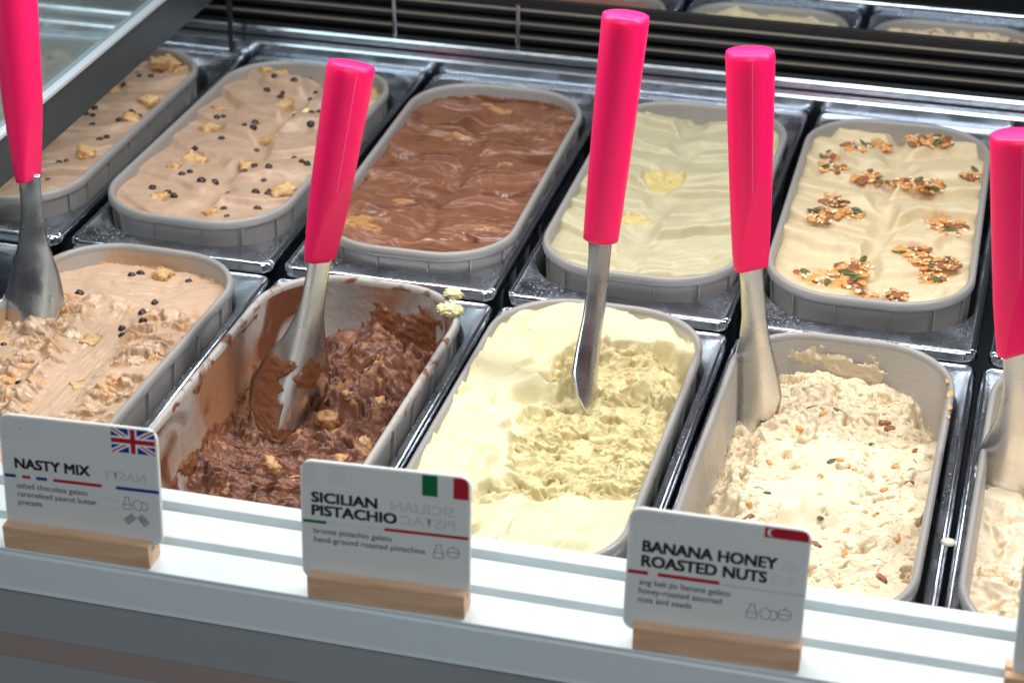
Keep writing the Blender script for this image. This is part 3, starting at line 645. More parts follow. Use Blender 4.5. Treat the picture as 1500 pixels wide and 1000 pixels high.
# nut clusters on the banana gelato in the back row
NUT = [blob('almond_piece', .0042, .0022, .0020, .25, 2.5, M['almond'], 2, s, .4) for s in range(5)]+[blob('pecan_piece', .0048, .0026, .0022, .3, 3, M['pecan'], 2, s, .3) for s in range(2)]
SEED = blob('pumpkin_seed', .0050, .0027, .0012, .06, 1, M['seed'], 2, 1, 0)
def crumb_mesh(seed, r, n):
    rg = random.Random(seed); bm = bmesh.new()
    for k in range(n):
        a = rg.uniform(0, 6.28); q = r*math.sqrt(rg.random()); s = rg.uniform(.0005, .0010)
        bmesh.ops.create_icosphere(bm, subdivisions=1, radius=1, matrix=Matrix.Translation((q*math.cos(a), q*math.sin(a), rg.uniform(.0006, .0052)*(1-q/r*.6)))@Euler((rg.uniform(0, 3), rg.uniform(0, 3), 0)).to_matrix().to_4x4()@Matrix.Diagonal((s*1.5, s, s*.7, 1)))
    me = bpy.data.meshes.new('nut_cluster'); bm.to_mesh(me); bm.free(); me.materials.append(M['sesame']); return me
CRM = [crumb_mesh(s, .0085, 26) for s in range(4)]
def cluster(key, x, y, n, r, seeds=1):
    g = GEL[key][0]; z = hat(key, x, y)
    q = r/.0085*1.5; c = inst(random.choice(CRM), 'nut_cluster', g, (x, y, z), (0, 0, rnd(0, 6)), (q, q, 1.0))
    for k in range(n):
        a = rnd(0, 6.28); q = math.sqrt(random.random()); me = random.choice(NUT)
        inst(me, me.name.split('.')[0], c, (q*.008*math.cos(a), q*.008*math.sin(a), rnd(.0004, .0036)*(1-.5*q)), (rnd(-.6, .6), rnd(-.6, .6), rnd(0, 6.28)), (rnd(.42, .78),)*3)
    for k in range(seeds):
        a = rnd(0, 6.28); inst(SEED, 'pumpkin_seed', c, (.005*math.cos(a), .005*math.sin(a), rnd(.002, .0045)), (rnd(-.8, .8), rnd(-.8, .8), rnd(0, 6.28)), (rnd(.6, .85),)*3)
for x, y, r, s in NUTS_AT:
    cluster('B4', x, y, 26 if r > .0095 else 16, r, max(1, s))
put('B4', blob('candied_piece', .004, .003, .003, .2, 3, M['lemon'], 2, 5, .5), 'candied_piece', -.034, -.122)
# chunks in the chocolate tub
BUT = [blob('peanut_butter_lump', .010, .008, .006, .42, 2.6, M['butter'], 3, s, .3) for s in range(5)]
for x, y, s in [(-.002, .115, 1.0), (.004, .098, 1.1), (.018, .112, .7), (.0, .06, 1.1), (-.012, .072, .9), (.016, .045, 1.2), (.03, .058, .9), (.032, .085, .8), (.038, .036, .9), (-.01, .03, .8), (-.02, -.012, 1.0), (.002, -.02, .9), (.028, .012, 1.1), (.045, .062, .7), (.012, .078, .8)]:
    put('F1', random.choice(BUT), 'peanut_butter_lump', x, y, .0045, sc_=s*.95)
# bits in the banana tub
for k in range(46):
    x = rnd(-.055, .068); y = rnd(-.11, .15); put('F3', random.choice(NUT), 'nut_piece', x, y, rnd(.0004, .0022), (rnd(-.3, .3), rnd(-.3, .3), rnd(0, 6.28)), rnd(.6, 1.35))
for x, y in ((-.058, .118), (.0, .128), (.03, .11), (.002, .083), (-.036, .012), (.006, .0)): put('F3', SEED, 'pumpkin_seed', x, y, .0003, None, rnd(.8, 1.1))
for k in range(6): put('F4', random.choice(NUT), 'nut_piece', rnd(-.06, 0), rnd(-.12, 0), 0, None, rnd(.7, 1.1))

tb = [o_ for o_ in C.objects if o_.name.startswith('gelato_tub') and o_.get('label', '').startswith('grey tub of cream banana')][0]
dm = mat('dried tan drip', lin(196, 160, 118), .35)
for q, (x, y, a, b_) in enumerate(((.0845, .118, .0028, .0060), (.0858, .098, .0022, .0050), (.0806, .137, .0018, .0034), (.0862, .083, .0016, .0026))):
    inst(blob('dried_drip', a, b_, .0009, .35, 2.5, dm, 3, q), 'dried_drip', tb, (x, y, .0000), (0, .25, rnd(-.2, .3)))
# ------------------------------------------------------------------ scoops
CAMV = Vector((-0.22621384, 0.84548296, -0.48372086))
def frame(a, roll):
    a = a.normalized(); n = (-CAMV)-a*((-CAMV).dot(a)); n.normalize()   # n faces the aisle
    s = n.cross(a); s.normalize()
    q = Matrix.Rotation(roll, 3, a); n = q@n; s = q@s
    m_ = Matrix((s, n, a)).transposed(); return m_
def scoop(T, J, H, roll_h, roll_b, curve, wide, label, r0=.0142, r1=.0188, fac=True, bulge=1, smear=False, twist=0):
    T, J, H = Vector(T), Vector(J), Vector(H)
    root = empty('gelato_spatula', T); tag(root, label, 'spatula', 'pink handled gelato spatulas')
    # handle
    L = (H-J).length; n = 48; rs = []
    for k in range(37):
        t = k/36; z = t*L; r = r0+(r1-r0)*(t**.8)
        if t > .985: r -= .0007
        pts = []
        for j in range(n):
            a = 2*math.pi*j/n; x = r*math.cos(a); y = r*math.sin(a)*.94
            if fac:
                for na in (R(142), R(322)):
                    nx, ny = math.cos(na), math.sin(na); lim = r*(.30+1.0*max(0, min(1, t/.62))**1.15)
                    d = x*nx+y*ny
                    if d > lim: x -= nx*(d-lim); y -= ny*(d-lim)
            pts.append((x, y, z))
        rs.append(pts)
    rs.append([(x*.93, y*.93, L+.0006) for x, y, z in rs[-1]])
    rs.insert(0, [(x*.93, y*.93, -.0006) for x, y, z in rs[0]])
    v, f = rings(rs); v.append((0, 0, -.0008)); v.append((0, 0, L+.0010))
    for k in range(n): f.append((len(v)-2, (k+1) % n, k)); f.append((len(v)-1, (len(rs)-1)*n+k, (len(rs)-1)*n+(k+1) % n))
    h = pyd('handle', v, f, M['pink'], root)
    mm = frame(H-J, roll_h).to_4x4(); mm.translation = J-T; h.matrix_local = mm
    for an in (R(112),):
        V_ = []; F_ = []
        for k in range(30):
            t = .38+.60*k/29; r = (r0+(r1-r0)*(t**.8)); x, y = r*math.cos(an), r*.94*math.sin(an)
            for q in (-.00022, .00022): V_.append((x*1.006-math.sin(an)*q, y*1.010+math.cos(an)*q, t*L))
            if k: a_ = 2*k-2; F_.append((a_, a_+1, a_+3, a_+2))
        sm_ = pyd('mould_seam', V_, F_, M['seam'], h)
    # blade: a curved, slightly dished steel leaf
    L = (J-T).length+.004; nu, nv = 17, 56
    def pt(u, t):
        # t 0 at handle, 1 at tip
        w_ = np.interp(t, [0, .12, .3, .45, .6, .74, .86, .94, .985, 1], [.0092, .0088, .0095, .013, .0185, .0225, .0205, .0145, .007, .0015])*(1+(wide-1)*min(1, max(0, (t-.22)/.33)))
        off = .004*math.sin(t*math.pi)*bulge
        a = twist*(1-t)**1.5
        x = -u*w_; y = -curve*((u*w_)**2)/.02-.010*curve*math.sin(t*math.pi)*.6
        x, y = x*math.cos(a)-y*math.sin(a), x*math.sin(a)+y*math.cos(a)
        return Vector((x-off, y, L*(1-t)))
    V = []; F = []
    for i in range(nv):
        t = i/(nv-1)
        for j in range(nu): V.append(pt(-1+2*j/(nu-1), t))
    for i in range(nv-1):
        for j in range(nu-1): a = i*nu+j; F.append((a, a+1, a+nu+1, a+nu))
    b = pyd('blade', V, F, M['blade'], root)
    md = b.modifiers.new('thickness', 'SOLIDIFY'); md.thickness = .0016; md.offset = 0
    mb = frame(J-T, roll_b).to_4x4(); b.matrix_local = mb
    if smear:
        SV = []; SF = []; idx = {}
        from mathutils import noise as mn
        NU, NV = 41, 90; al = {}
        for i in range(NV):
            for j in range(NU):
                u = -0.97+1.94*j/(NU-1); t = .52+.46*i/(NV-1)
                nn = mn.fractal(Vector((u*1.1, t*6, 5.3)), .9, 2, 3)
                cover = .12+nn-.55*abs(t-.60 if t < .60 else 0)/.1+.35*(t-.75)-(.55 if (t > .70 and t < .92 and -.1 < u < .65) else 0)
                p = pt(u, t); th = max(0, min(1, cover*3))*.0011*(1+.8*mn.fractal(Vector((u*4, t*20, 9)), .8, 2, 3))
                al[i, j] = cover; SV.append((p.x, p.y+.0009+max(th, 0), p.z))
        for i in range(NV-1):
            for j in range(NU-1):
                if min(al[i, j], al[i+1, j], al[i, j+1], al[i+1, j+1]) > 0: a = i*NU+j; SF.append((a, a+1, a+NU+1, a+NU))
        s_ = pyd('chocolate_smear', SV, SF, mat('melted chocolate gelato', lin(128, 80, 54), .25, bump=[(200, .0004, 3)]), root)
        s_.matrix_local = mb
        bm = bmesh.new(); bm.from_mesh(s_.data); bmesh.ops.delete(bm, geom=[q for q in bm.verts if not q.link_faces], context='VERTS'); bm.to_mesh(s_.data); bm.free()
    return root
SP = {
 'S0': dict(T=(-.0584, -.140, -.0265), J=(-.0635, -.0934, .098), H=(-.0716, -.0645, .2843), roll_h=R(200), roll_b=R(-8), curve=.35, wide=1.12, label='pink handled spatula at the left edge, standing in the tan salted chocolate gelato'),
 'S1': dict(T=(.166, -.1589, -.0775), J=(.1898, -.1084, .0644), H=(.2081, -.0678, .2156), roll_h=R(0), roll_b=R(14), curve=.55, wide=1.38, label='pink handled spatula leaning in the dark chocolate tub, its blade smeared with chocolate', smear=True),
 'S2': dict(T=(.4225, -.1455, -.0235), J=(.4126, -.0948, .1058), H=(.421, -.0652, .2752), roll_h=R(75), roll_b=R(72), curve=.5, wide=.9, label='tallest pink handled spatula, standing edge-on in the pale yellow pistachio gelato', fac=False, twist=R(-62)),
 'S3': dict(T=(.5302, -.0717, -.070), J=(.5226, -.0547, .0757), H=(.5093, -.0342, .2444), roll_h=R(-25), roll_b=R(-30), curve=.4, wide=.95, label='pink handled spatula standing in the back left corner of the banana gelato tub', twist=R(30)),
 'S4': dict(T=(.7333, -.1602, -.044), J=(.7273, -.1458, .0802), H=(.7097, -.127, .2391), roll_h=R(-25), roll_b=R(-10), curve=.35, wide=1.1, label='pink handled spatula cut by the right edge of the photo'),
}
for s in SP.values(): scoop(**s)

# pistachio stuck on the rim of the chocolate tub
sm = mat('stuck pistachio gelato', lin(232, 222, 168), .5, sss=.2, sssr=(.003,), bump=[(500, .0008, 4)])
for x, y, z, s, lb in ((.2790, -.050, .003, 1.0, 'lower blob of pale pistachio gelato stuck on the right rim of the chocolate tub'), (.2735, -.022, .003, .8, 'upper crumb of pale pistachio gelato stuck on the right rim of the chocolate tub')):
    o = link('gelato_blob', blob('gelato_blob', .0095*s, .0075*s, .0045*s, .60, 3.2, sm, 4, 3 if s == 1 else 8)); o.location = (x, y, z); o.rotation_euler = (.1, .2, .7)
    tag(o, lb, 'gelato blob')
o = link('gelato_drop', blob('gelato_drop', .0055, .0045, .0022, .06, 1, mat('cream gelato drop', lin(238, 228, 205), .35), 3, 2)); o.location = (.6990, -.243, -.0228); tag(o, 'round cream drop on the steel between the two rightmost front tubs', 'gelato drop')

# ------------------------------------------------------------------ front ledge with air slots
LX0, LX1 = -.6, 1.5
led = empty('vent_ledge', (.45, -.43, .02)); tag(led, 'white slotted air vent ledge along the front, under the name cards', 'ledge')
def lb(name, y0, y1, z0, z1, m, bev=.0009):
    o = box(name, LX0-.45, LX1-.45, y0+.43, y1+.43, z0-.02, z1-.02, m, led, bev); return o
lb('ledge_board', -.3970, -.3820, -.06, .020, M['ledge'])
lb('ledge_board', -.4372, -.4072, .004, .020, M['ledge'])
lb('ledge_board', -.4775, -.4455, -.02, .020, M['ledge'])
lb('slot_backing', -.4458, -.3968, -.012, .0115, M['slot'], 0)
# front fascia below the ledge
pr = [(-.4775, .0175), (-.4790, .016), (-.4830, -.006), (-.4840, -.0085), (-.476, -.010)]
def extr(name, prof, m, parent=None, z=0):
    v = [(LX0, y, zz) for y, zz in prof]+[(LX1, y, zz) for y, zz in prof]; n = len(prof)
    return pyd(name, v, [(k, k+1, n+k+1, n+k) for k in range(n-1)], m, parent, smooth=False)
fa = extr('ledge_fascia', pr, M['ledge']); fa.parent = led; fa.location = (-.45, .43, -.02)
fp = extr('front_panel', [(-.476, -.0105), (-.4860, -.0112), (-.4900, -.030), (-.4920, -.0385)], M['panel'])
tag(fp, 'grey lower front panel of the display case along the bottom of the photo', 'panel')
for pf, nm, mm_ in (([(-.4922, -.0385), (-.4985, -.0520)], 'painted_reflection', 'reflection_band'), ([(-.4987, -.0520), (-.53, -.16)], 'lower_panel', 'panel')):  # the brown strip is a painted reflection, the panel goes on below it
    o = extr(nm, pf, M[mm_]); o.parent = fp

# ------------------------------------------------------------------ rails, grille and rear opening
def xbar(name, y0, y1, z0, z1, m, parent=None, bev=.0012, x0=-.6, x1=1.4): return box(name, x0, x1, y0, y1, z0, z1, m, parent, bev, 3)
def rail(name, y0, y1, top, c=.0022):
    return extr(name, [(y0, -.05), (y0, top-c), (y0+c*.6, top), (y1, top), (y1, -.05)], M['rail'])
o = rail('lower_rail', .481, .4935, .0006); tag(o, 'lower steel rail running along behind the back row of tubs', 'rail', 'steel rails behind the tubs')
o = rail('upper_rail', .4975, .512, .0112, .0026); tag(o, 'upper steel rail along the foot of the black grille', 'rail', 'steel rails behind the tubs')
gr = empty('air_grille', (.4, .52, .02)); tag(gr, 'black air grille with thin horizontal bars behind the back row of tubs', 'grille')
def gx(name, y0, y1, z0, z1, m, bev=.0006, x0=-.6, x1=1.4):
    o = box(name, x0-.4, x1-.4, y0-.52, y1-.52, z0-.02, z1-.02, m, gr, bev, 2); return o
for z in (.0235, .0385, .0530): gx('grille_bar', .507, .511, z-.0012, z+.0010, M['bar'])
for z in (.0162, .0310, .0458): gx('grille_slat', .524, .530, z-.0045, z+.0045, M['dark'])
gx('grille_top', .505, .508, .0600, .0665, M['dark'], .0005)
gx('grille_back', .55, .555, -.05, .050, M['floor'], 0)
for x in (.0545, .1885, .93): gx('grille_support', .5035, .523, .011, .060, M['rail'], .001, x-.0022, x+.0022)
o = box('black_post', -.1225, -.1165, .476, .4805, -.018, .16, M['dark']); tag(o, 'thin black upright post in front of the grille at upper left', 'post')
# rear tubs beyond the grille
def rear(x, key, label, lab2, base, s):
    hw, y0, y1 = .0876, .600, .739; hl = (y1-y0)/2; cy = (y0+y1)/2
    def rg(d, z): return [(a, b, z) for a, b in rr(hw-d, hl-d, .050-d*.5, 12)]
    t = empty('rear_tub', (x, cy, .0)); tag(t, label, 'tub', 'tubs beyond the grille')
    v, f = rings([rg(.006, -.09), rg(.0045, -.010), rg(.0003, -.008), (rg(0, -.004)), rg(.002, 0), rg(.005, -.001), rg(.0062, -.006), rg(.010, -.085)]); pyd('tub_wall', v, f, M['plastic'], t)
    u = np.linspace(-1, 1, 70); X, Y = np.meshgrid(u*(hw-.007), np.linspace(-1, 1, 50)*(hl-.007))
    h = -.012+.005*fbm(X/.03, Y/.03, 4, s)+.004*lumps(X/.012, Y/.012, s)
    edge = np.maximum(np.abs(X/(hw-.007))**8, np.abs(Y/(hl-.007))**8); 
    k = np.clip(1-.0*edge, .5, 1); P = np.stack([X*k, Y*k, h], -1).reshape(-1, 3)
    q = np.arange(70*50).reshape(50, 70); F = np.stack([q[:-1, :-1], q[:-1, 1:], q[1:, 1:], q[1:, :-1]], -1).reshape(-1, 4)
    rad = .045  # keep inside the rounded corners
    keep = [tuple(ff) for ff in F if not ((abs(P[ff[0]][0]) > hw-rad and abs(P[ff[0]][1]) > hl-rad) and math.hypot(abs(P[ff[0]][0])-(hw-rad), abs(P[ff[0]][1])-(hl-rad)) > rad-.006)]
    o = pyd('gelato', P, keep, base); o.location = (x, cy, 0); tag(o, lab2, 'gelato', 'gelato beyond the grille')
rear(.02, 'a', 'grey tub beyond the grille, far left at the top of the photo', 'brown gelato beyond the grille at far left', mat('rear gelato a', lin(150, 110, 84), .5), 300)
rear(.22, 'b', 'grey tub beyond the grille at the top, with brown gelato', 'pinkish brown gelato beyond the grille at the top of the photo', mat('rear brown gelato', lin(150, 104, 90), .5), 301)
rear(.422, 'c', 'grey tub beyond the grille above the fourth pink handle, with pale gelato', 'pale cream gelato beyond the grille, left of the nut speckled one', mat('rear cream gelato', lin(222, 206, 166), .5), 302)
rear(.622, 'd', 'grey tub beyond the grille at the top right, with nut speckled gelato', 'cream gelato with brown nut specks beyond the grille at top right', mat('rear speckled gelato', lin(226, 206, 172), .5, colnoise=(70, 3, lin(140, 98, 70), .56, .64)), 303)
for k in range(-1, 4):
    v, f = plate_mesh(.582, .757, .598, .741, hw=.0952)
    o = pyd('rear_steel_plate', v, f, M['steel']); o.location = (.022+.2*k+(.0), 0, -.006); o.hide_render = False
    tag(o, ['steel plate beyond the grille at far left', 'steel plate beyond the grille, behind the left grille support', 'steel plate beyond the grille around the pinkish brown gelato', 'steel plate beyond the grille around the pale cream gelato', 'steel plate beyond the grille around the nut speckled gelato'][k+1], 'steel plate', 'steel plates beyond the grille')
o = xbar('rear_rail', .762, .774, -.06, .004, M['rail'], bev=.003); tag(o, 'bright steel rail behind the tubs beyond the grille', 'rail', 'steel rails behind the tubs')

# ------------------------------------------------------------------ hanging glass pane at the left
gp = empty('glass_pane', (-.13, .2, .055)); tag(gp, 'tinted glass pane with a dark lower frame hanging over the far left tub', 'glass pane')
box('glass', -.003, .003, -.48, .60, .046, .50, M['glass'], gp, .0008)
box('frame_rail', -.006, .006, -.48, .60, .0, .043, mat('dark pane frame', (.045, .055, .062, 1), .45, spec=.3), gp, .001)
box('edge_strip', -.010, .010, -.48, .60, .0432, .0480, mat('pale pane edge', (.50, .56, .62, 1), .35), gp, .0012)

# ------------------------------------------------------------------ name cards in wooden blocks
def text_mesh(s, size_h, width, m, parent, x, z, bold=0.0, mirror=False, name='lettering'):
    cu = bpy.data.curves.new('t', 'FONT'); cu.body = s; cu.size = 1; cu.offset = 0 if name == 'title_lettering' else bold; cu.resolution_u = 3
    o = bpy.data.objects.new('t', cu); C.objects.link(o); dg = bpy.context.evaluated_depsgraph_get(); dg.update()
    me = bpy.data.meshes.new_from_object(o.evaluated_get(dg)); bpy.data.objects.remove(o)
    co = np.zeros(len(me.vertices)*3); me.vertices.foreach_get('co', co); co = co.reshape(-1, 3)
    x0, x1 = co[:, 0].min(), co[:, 0].max(); cap = .70
    co[:, 0] = (co[:, 0]-x0)/(x1-x0)*width
    if mirror: co[:, 0] = width-co[:, 0]
    co[:, 1] *= size_h/cap
    out = np.stack([x+co[:, 0], co[:, 2]*0, z+co[:, 1]], 1); me.vertices.foreach_set('co', out.ravel()); me.update(); me.name = name
    me.materials.clear()
    if name == 'title_lettering':      # heavier strokes: the outline laid over itself four times, a hair apart
        bm = bmesh.new()
        for k, (a, b) in enumerate([(-.0002+.0003*i, -.0002+.00028*j) for i in range(4) for j in range(3)]):
            q = me.copy(); q.transform(Matrix.Translation((a, -.000002*k, b))); bm.from_mesh(q); bpy.data.meshes.remove(q)
        bm.to_mesh(me); bm.free()
    return link(name, me, m, parent, smooth=False)
def poly(pts, m, parent, name, y=0):
    o = pyd(name, [(a, y, b) for a, b in pts], [tuple(range(len(pts)))], m, parent, smooth=False); return o
def rectp(x0, x1, z0, z1, m, parent, name, y=0): return poly([(x0, z0), (x1, z0), (x1, z1), (x0, z1)], m, parent, name, y)
def strokes(lines, wd, m, parent, name, y=0):
    V = []; F = []
    for ln in lines:
        for (a, b) in zip(ln[:-1], ln[1:]):
            d = Vector((b[0]-a[0], b[1]-a[1])); 
            if d.length < 1e-7: continue
            e = d.normalized()*wd*.5; n = Vector((-e.y, e.x)); k = len(V)
            for p, s1, s2 in ((a, -1, -1), (b, 1, -1), (b, 1, 1), (a, -1, 1)): V.append((p[0]+e.x*s1+n.x*s2, y, p[1]+e.y*s1+n.y*s2))
            F.append((k, k+1, k+2, k+3))
    return pyd(name, V, F, m, parent, smooth=False)
def circ(cx, cz, r, n=18, rz=None, a0=0, a1=360): return [(cx+r*math.cos(R(a0+(a1-a0)*k/n)), cz+(rz or r)*math.sin(R(a0+(a1-a0)*k/n))) for k in range(n+1)]
def bottle(cx, cz, s): return [[(cx-.18*s, cz+.5*s), (cx+.18*s, cz+.5*s), (cx+.14*s, cz+.22*s), (cx+.34*s, cz-.02*s), (cx+.34*s, cz-.45*s), (cx+.25*s, cz-.52*s), (cx-.25*s, cz-.52*s), (cx-.34*s, cz-.45*s), (cx-.34*s, cz-.02*s), (cx-.14*s, cz+.22*s), (cx-.18*s, cz+.5*s)], [(cx-.34*s, cz-.12*s), (cx+.34*s, cz-.12*s)]]
def eggs(cx, cz, s): return [circ(cx-.12*s, cz, .36*s, 18, .45*s), circ(cx+.42*s, cz-.05*s, .30*s, 12, .36*s, -140, 130)]
def nut(cx, cz, s): return [circ(cx, cz, .44*s, 18, .40*s), [(cx-.44*s, cz+.08*s), (cx-.2*s, cz-.02*s), (cx, cz+.08*s), (cx+.2*s, cz-.02*s), (cx+.44*s, cz+.08*s)], [(cx, cz+.4*s), (cx+.02*s, cz+.55*s)]]
def wheat(cx, cz, s, a):
    L_ = []; c, d = math.cos(a), math.sin(a)
    for k in (-.3, -.1, .1, .3):
        for q in (-.14, .14): L_.append([(cx+s*(c*u-d*v), cz+s*(d*u+c*v)) for u, v in circ(k, q, .13, 8, .10)])
    return L_
CW, CHt = .110, .0757
def name_card(x, y, rot, z0, lean, label, draw, card_dx=.001, tilt=0.0):
    blk = empty('card_holder', (x, y, z0), (0, 0, rot)); tag(blk, label[1], 'card holder', 'wooden card holders')
    bm = bmesh.new()
    prof = [(0, 0), (.0175, 0), (.0195, .0165), (.0105, .0172), (.0105, .009), (.0075, .009), (.0075, .0172), (.0012, .0172), (0, .0165)]
    vs = [[bm.verts.new((xx, a, b)) for a, b in prof] for xx in (0, .1025)]
    n = len(prof)
    for k in range(n): bm.faces.new((vs[0][k], vs[0][(k+1) % n], vs[1][(k+1) % n], vs[1][k]))
    bm.faces.new(list(reversed(vs[0]))); bm.faces.new(vs[1]); bmesh.ops.recalc_face_normals(bm, faces=bm.faces[:])
    bmesh.ops.bevel(bm, geom=[e for e in bm.edges if e.calc_length() > .09], offset=.0005, segments=2, affect='EDGES')
    me = bpy.data.meshes.new('wood_block'); bm.to_mesh(me); bm.free(); link('wood_block', me, M['wood'], blk, smooth=False)
    Mx = Matrix.Translation((x, y, z0))@Matrix.Rotation(rot, 4, 'Z')@Matrix.Translation((card_dx, .0090, .0095))@Matrix.Rotation(-lean, 4, 'X')@Matrix.Rotation(tilt, 4, 'Y')
    root = bpy.data.objects.new('name_card', None); C.objects.link(root); root.matrix_world = Mx; tag(root, label[0], 'name card', 'name cards on the ledge')
    H = CHt+.0075
    def slab(name, m, y0, y1, g):
        pts = rr(CW/2-g, H/2-g, max(.0075-g, .003), 8); V = [(CW/2+a, yy, H/2+b) for yy in (y0, y1) for a, b in pts]; n_ = len(pts)
        F = [tuple(range(n_)), tuple(reversed(range(n_, 2*n_)))]+[(k, n_+k, n_+(k+1) % n_, (k+1) % n_) for k in range(n_)]
        return pyd(name, V, F, m, root, smooth=False)
    slab('acrylic_sleeve', M['acrylic'], -.0011, .0014, 0)
    slab('printed_card', M['paper'], -.00135, -.0011, .0011)
    def U(u): return CW*u
    def Vz(v): return H-CHt*v
    draw(root, U, Vz)
YP = [-.00145, -.00155, -.00165, -.00175]
def at(o, k): o.location.y += YP[k]; return o
def draw_uk(r, U, V):
    x0, x1, z1, z0 = U(.715), U(.988), V(.012), V(.235)
    cx, cz = (x0+x1)/2, (z0+z1)/2; W_, H_ = x1-x0, z1-z0
    F = [at(rectp(x0, x1, z0, z1, M['blue'], r, 'flag_field'), 0)]
    def clipband(a, b, wd, m, nm, k):
        d = Vector((b[0]-a[0], b[1]-a[1])).normalized(); n = Vector((-d.y, d.x))*wd/2
        pts = [Vector(a)+n, Vector(a)-n, Vector(b)-n, Vector(b)+n]
        for ax, lo, hi in ((0, x0, x1), (1, z0, z1)):
            for lim, sg in ((lo, 1), (hi, -1)):
                out = []
                for i in range(len(pts)):
                    p, q = pts[i], pts[(i+1) % len(pts)]; fp_, fq = sg*(p[ax]-lim) >= 0, sg*(q[ax]-lim) >= 0
                    if fp_: out.append(p)
                    if fp_ != fq: t = (lim-p[ax])/(q[ax]-p[ax]); out.append(p+(q-p)*t)
                pts = out
        return at(poly([(p.x, p.y) for p in pts], m, r, nm), k)
    for a, b in (((x0, z0), (x1, z1)), ((x0, z1), (x1, z0))): o = clipband(a, b, H_*.20, M['white'], 'white_saltire', 1); o.location.y -= .00003*(a[1] == z1)
    for a, b in (((x0, z0), (x1, z1)), ((x0, z1), (x1, z0))): o = clipband(a, b, H_*.07, M['red'], 'red_saltire', 2); o.location.y += .00005-.00003*(a[1] == z1)
    o = at(rectp(cx-H_*.17, cx+H_*.17, z0, z1, M['white'], r, 'white_cross'), 2); o.location.y -= .00002
    o = at(rectp(x0, x1, cz-H_*.17, cz+H_*.17, M['white'], r, 'white_cross'), 2); o.location.y -= .00004
    at(rectp(cx-H_*.10, cx+H_*.10, z0, z1, M['red'], r, 'red_cross'), 3); o = at(rectp(x0, x1, cz-H_*.10, cz+H_*.10, M['red'], r, 'red_cross'), 3); o.location.y -= .00003
def card_uk(r, U, V):
    draw_uk(r, U, V)
    at(text_mesh('NASTY MIX', CHt*.092, U(.475), M['black'], r, U(.085), V(.495), .016, name='title_lettering'), 0)
    at(text_mesh('NASTY', CHt*.080, U(.27), M['ghost'], r, U(.645), V(.50), .018, True, 'show_through_lettering'), 0)
    for a, b, c in ((0, .085, 'blue'), (.125, .178, 'red'), (.215, .285, 'blue'), (.325, .635, 'red'), (.725, .995, 'blue')): at(rectp(U(a)+(.0012 if a == 0 else 0), U(b), V(.59), V(.560), M[c], r, 'colour_stripe'), 0)
    for s, wd, v in (('salted chocolate gelato', .455, .685), ('caramelised peanut butter', .51, .765), ('pretzels', .155, .845)): at(text_mesh(s, CHt*.050, U(wd), M['soft_black'], r, U(.085), V(v), .012, name='description_lettering'), 0)
    for v in (.70, .78): at(rectp(U(.60), U(.74), V(v), V(v-.012), M['faint'], r, 'show_through_line'), 0)
    at(strokes(bottle(U(.79), V(.71), U(.075))+eggs(U(.865), V(.72), U(.075))+wheat(U(.80), V(.86), U(.085), .7)+wheat(U(.885), V(.86), U(.085), 2.3), .00040, M['soft_black'], r, 'ingredient_icons'), 0)
    at(rectp(U(.02), U(.25), V(.215), V(.03), M['faint'], r, 'show_through_flag'), 0)
    at(strokes([[(U(.03), V(.20)), (U(.24), V(.045))], [(U(.03), V(.045)), (U(.24), V(.20))], [(U(.135), V(.21)), (U(.135), V(.035))], [(U(.025), V(.12)), (U(.245), V(.12))]], .0008, M['paper'], r, 'show_through_cross'), 1)
def card_it(r, U, V):
    at(rectp(U(.718), U(.808), V(.205), V(.014), M['green'], r, 'flag_green_bar'), 0)
    pts = [(U(.900), V(.205)), (U(.9885), V(.205))]+[(U(.9885)-.0042+.0042*math.cos(R(a)), V(.014)-.0042+.0042*math.sin(R(a))) for a in range(0, 91, 15)]+[(U(.900), V(.014))]
    at(poly(pts, M['red'], r, 'flag_red_bar'), 0)
    at(text_mesh('SICILIAN', CHt*.092, U(.385), M['black'], r, U(.065), V(.372), .016, name='title_lettering'), 0)
    at(text_mesh('PISTACHIO', CHt*.092, U(.50), M['black'], r, U(.065), V(.492), .016, name='title_lettering'), 0)
    at(text_mesh('SICILIAN', CHt*.085, U(.37), M['ghost'], r, U(.535), V(.372), .018, True, 'show_through_lettering'), 0)
    at(text_mesh('PISTAC', CHt*.085, U(.32), M['ghost'], r, U(.59), V(.492), .018, True, 'show_through_lettering'), 0)
    for a, b, c in ((0, .15, 'green'), (.15, .48, 'faint'), (.495, .998, 'red')): at(rectp(U(a)+(.0012 if a == 0 else 0), U(b)-(.001 if b > .9 else 0), V(.568), V(.540), M[c], r, 'colour_stripe'), 0)
    for s, wd, v in (('bronte pistachio gelato', .465, .660), ('hand-ground roasted pistachios', .66, .740)): at(text_mesh(s, CHt*.050, U(wd), M['soft_black'], r, U(.075), V(v), .012, name='description_lettering'), 0)
    at(strokes(bottle(U(.815), V(.70), U(.085))+nut(U(.90), V(.70), U(.082)), .00040, M['soft_black'], r, 'ingredient_icons'), 0)
    for a, b in ((.015, .085), (.175, .265)): at(rectp(U(a), U(b), V(.20), V(.02), M['faint'], r, 'show_through_flag'), 0)
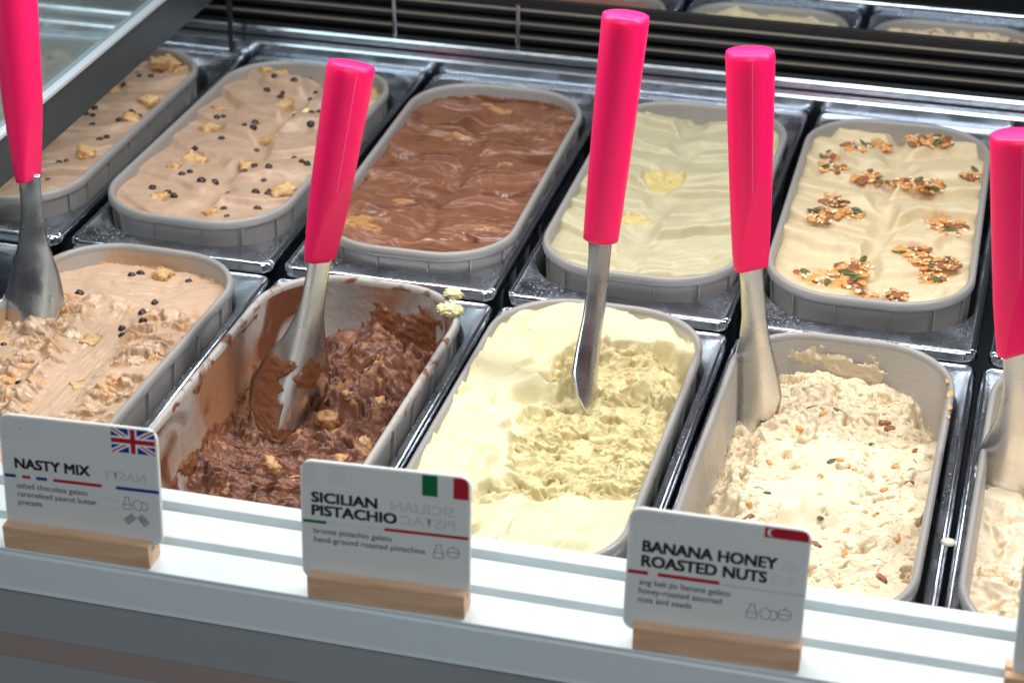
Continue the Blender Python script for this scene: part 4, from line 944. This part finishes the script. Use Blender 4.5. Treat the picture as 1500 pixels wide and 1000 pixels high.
def card_sg(r, U, V):
    pts = [(U(.745), V(.105)), (U(.9885), V(.105))]+[(U(.9885)-.0042+.0042*math.cos(R(a)), V(.014)-.0042+.0042*math.sin(R(a))) for a in range(0, 91, 15)]+[(U(.745), V(.014))]
    at(poly(pts, M['red'], r, 'flag_red_band'), 0)
    at(poly([(p[0], p[1]) for p in circ(U(.785), V(.058), .0026, 20)][:-1], M['white'], r, 'flag_crescent'), 1)
    at(poly([(p[0], p[1]) for p in circ(U(.795), V(.058), .0023, 20)][:-1], M['red'], r, 'flag_crescent'), 2)
    st = []
    at(text_mesh('BANANA HONEY', CHt*.098, U(.74), M['black'], r, U(.085), V(.375), .016, name='title_lettering'), 0)
    at(text_mesh('ROASTED NUTS', CHt*.098, U(.69), M['black'], r, U(.085), V(.508), .016, name='title_lettering'), 0)
    at(text_mesh('BA', CHt*.085, U(.09), M['faint'], r, U(.85), V(.375), .018, True, 'show_through_lettering'), 0)
    at(text_mesh('RO', CHt*.085, U(.12), M['faint'], r, U(.80), V(.508), .018, True, 'show_through_lettering'), 0)
    for a, b, c in ((0, .125, 'red'), (.18, .525, 'red'), (.53, .998, 'pale_pink')): at(rectp(U(a)+(.0012 if a == 0 else 0), U(b)-(.001 if b > .9 else 0), V(.585), V(.552 if c == 'red' else .572), M[c], r, 'colour_stripe'), 0)
    for s, wd, v in (('ang bak jio banana gelato', .51, .675), ('honey-roasted assorted', .465, .755), ('nuts and seeds', .30, .835)): at(text_mesh(s, CHt*.052, U(wd), M['soft_black'], r, U(.08), V(v), .012, name='description_lettering'), 0)
    at(strokes(bottle(U(.715), V(.775), U(.085))+eggs(U(.80), V(.785), U(.08))+nut(U(.895), V(.775), U(.085)), .00040, M['soft_black'], r, 'ingredient_icons'), 0)
    at(rectp(U(.02), U(.26), V(.105), V(.03), M['faint'], r, 'show_through_flag'), 0)
M['pale_pink'] = mat('faded pink ink', (.62, .50, .52, 1), .5)
name_card(.0985, -.4772, R(1.0), .0203, R(7), ('clear name card with a British flag reading NASTY MIX', 'wooden card holder under the NASTY MIX card, leftmost on the ledge'), card_uk, -.0005, R(-1.5))
name_card(.3112, -.4788, R(2.5), .0203, R(7), ('clear name card with green and red flag bars reading SICILIAN PISTACHIO', 'wooden card holder under the SICILIAN PISTACHIO card'), card_it, -.0055, R(-.8))
name_card(.5224, -.4775, R(2.4), .0203, R(7), ('clear name card with a red flag corner reading BANANA HONEY ROASTED NUTS', 'wooden card holder under the BANANA HONEY card'), card_sg, -.0080, R(.6))
def blank(r, U, V): pass
name_card(.7460, -.4690, R(2), .0203, R(7), ('name card at the right edge of the photo, only its left edge in view', 'wooden card holder at the right edge of the photo'), blank, .004, R(-1.5))
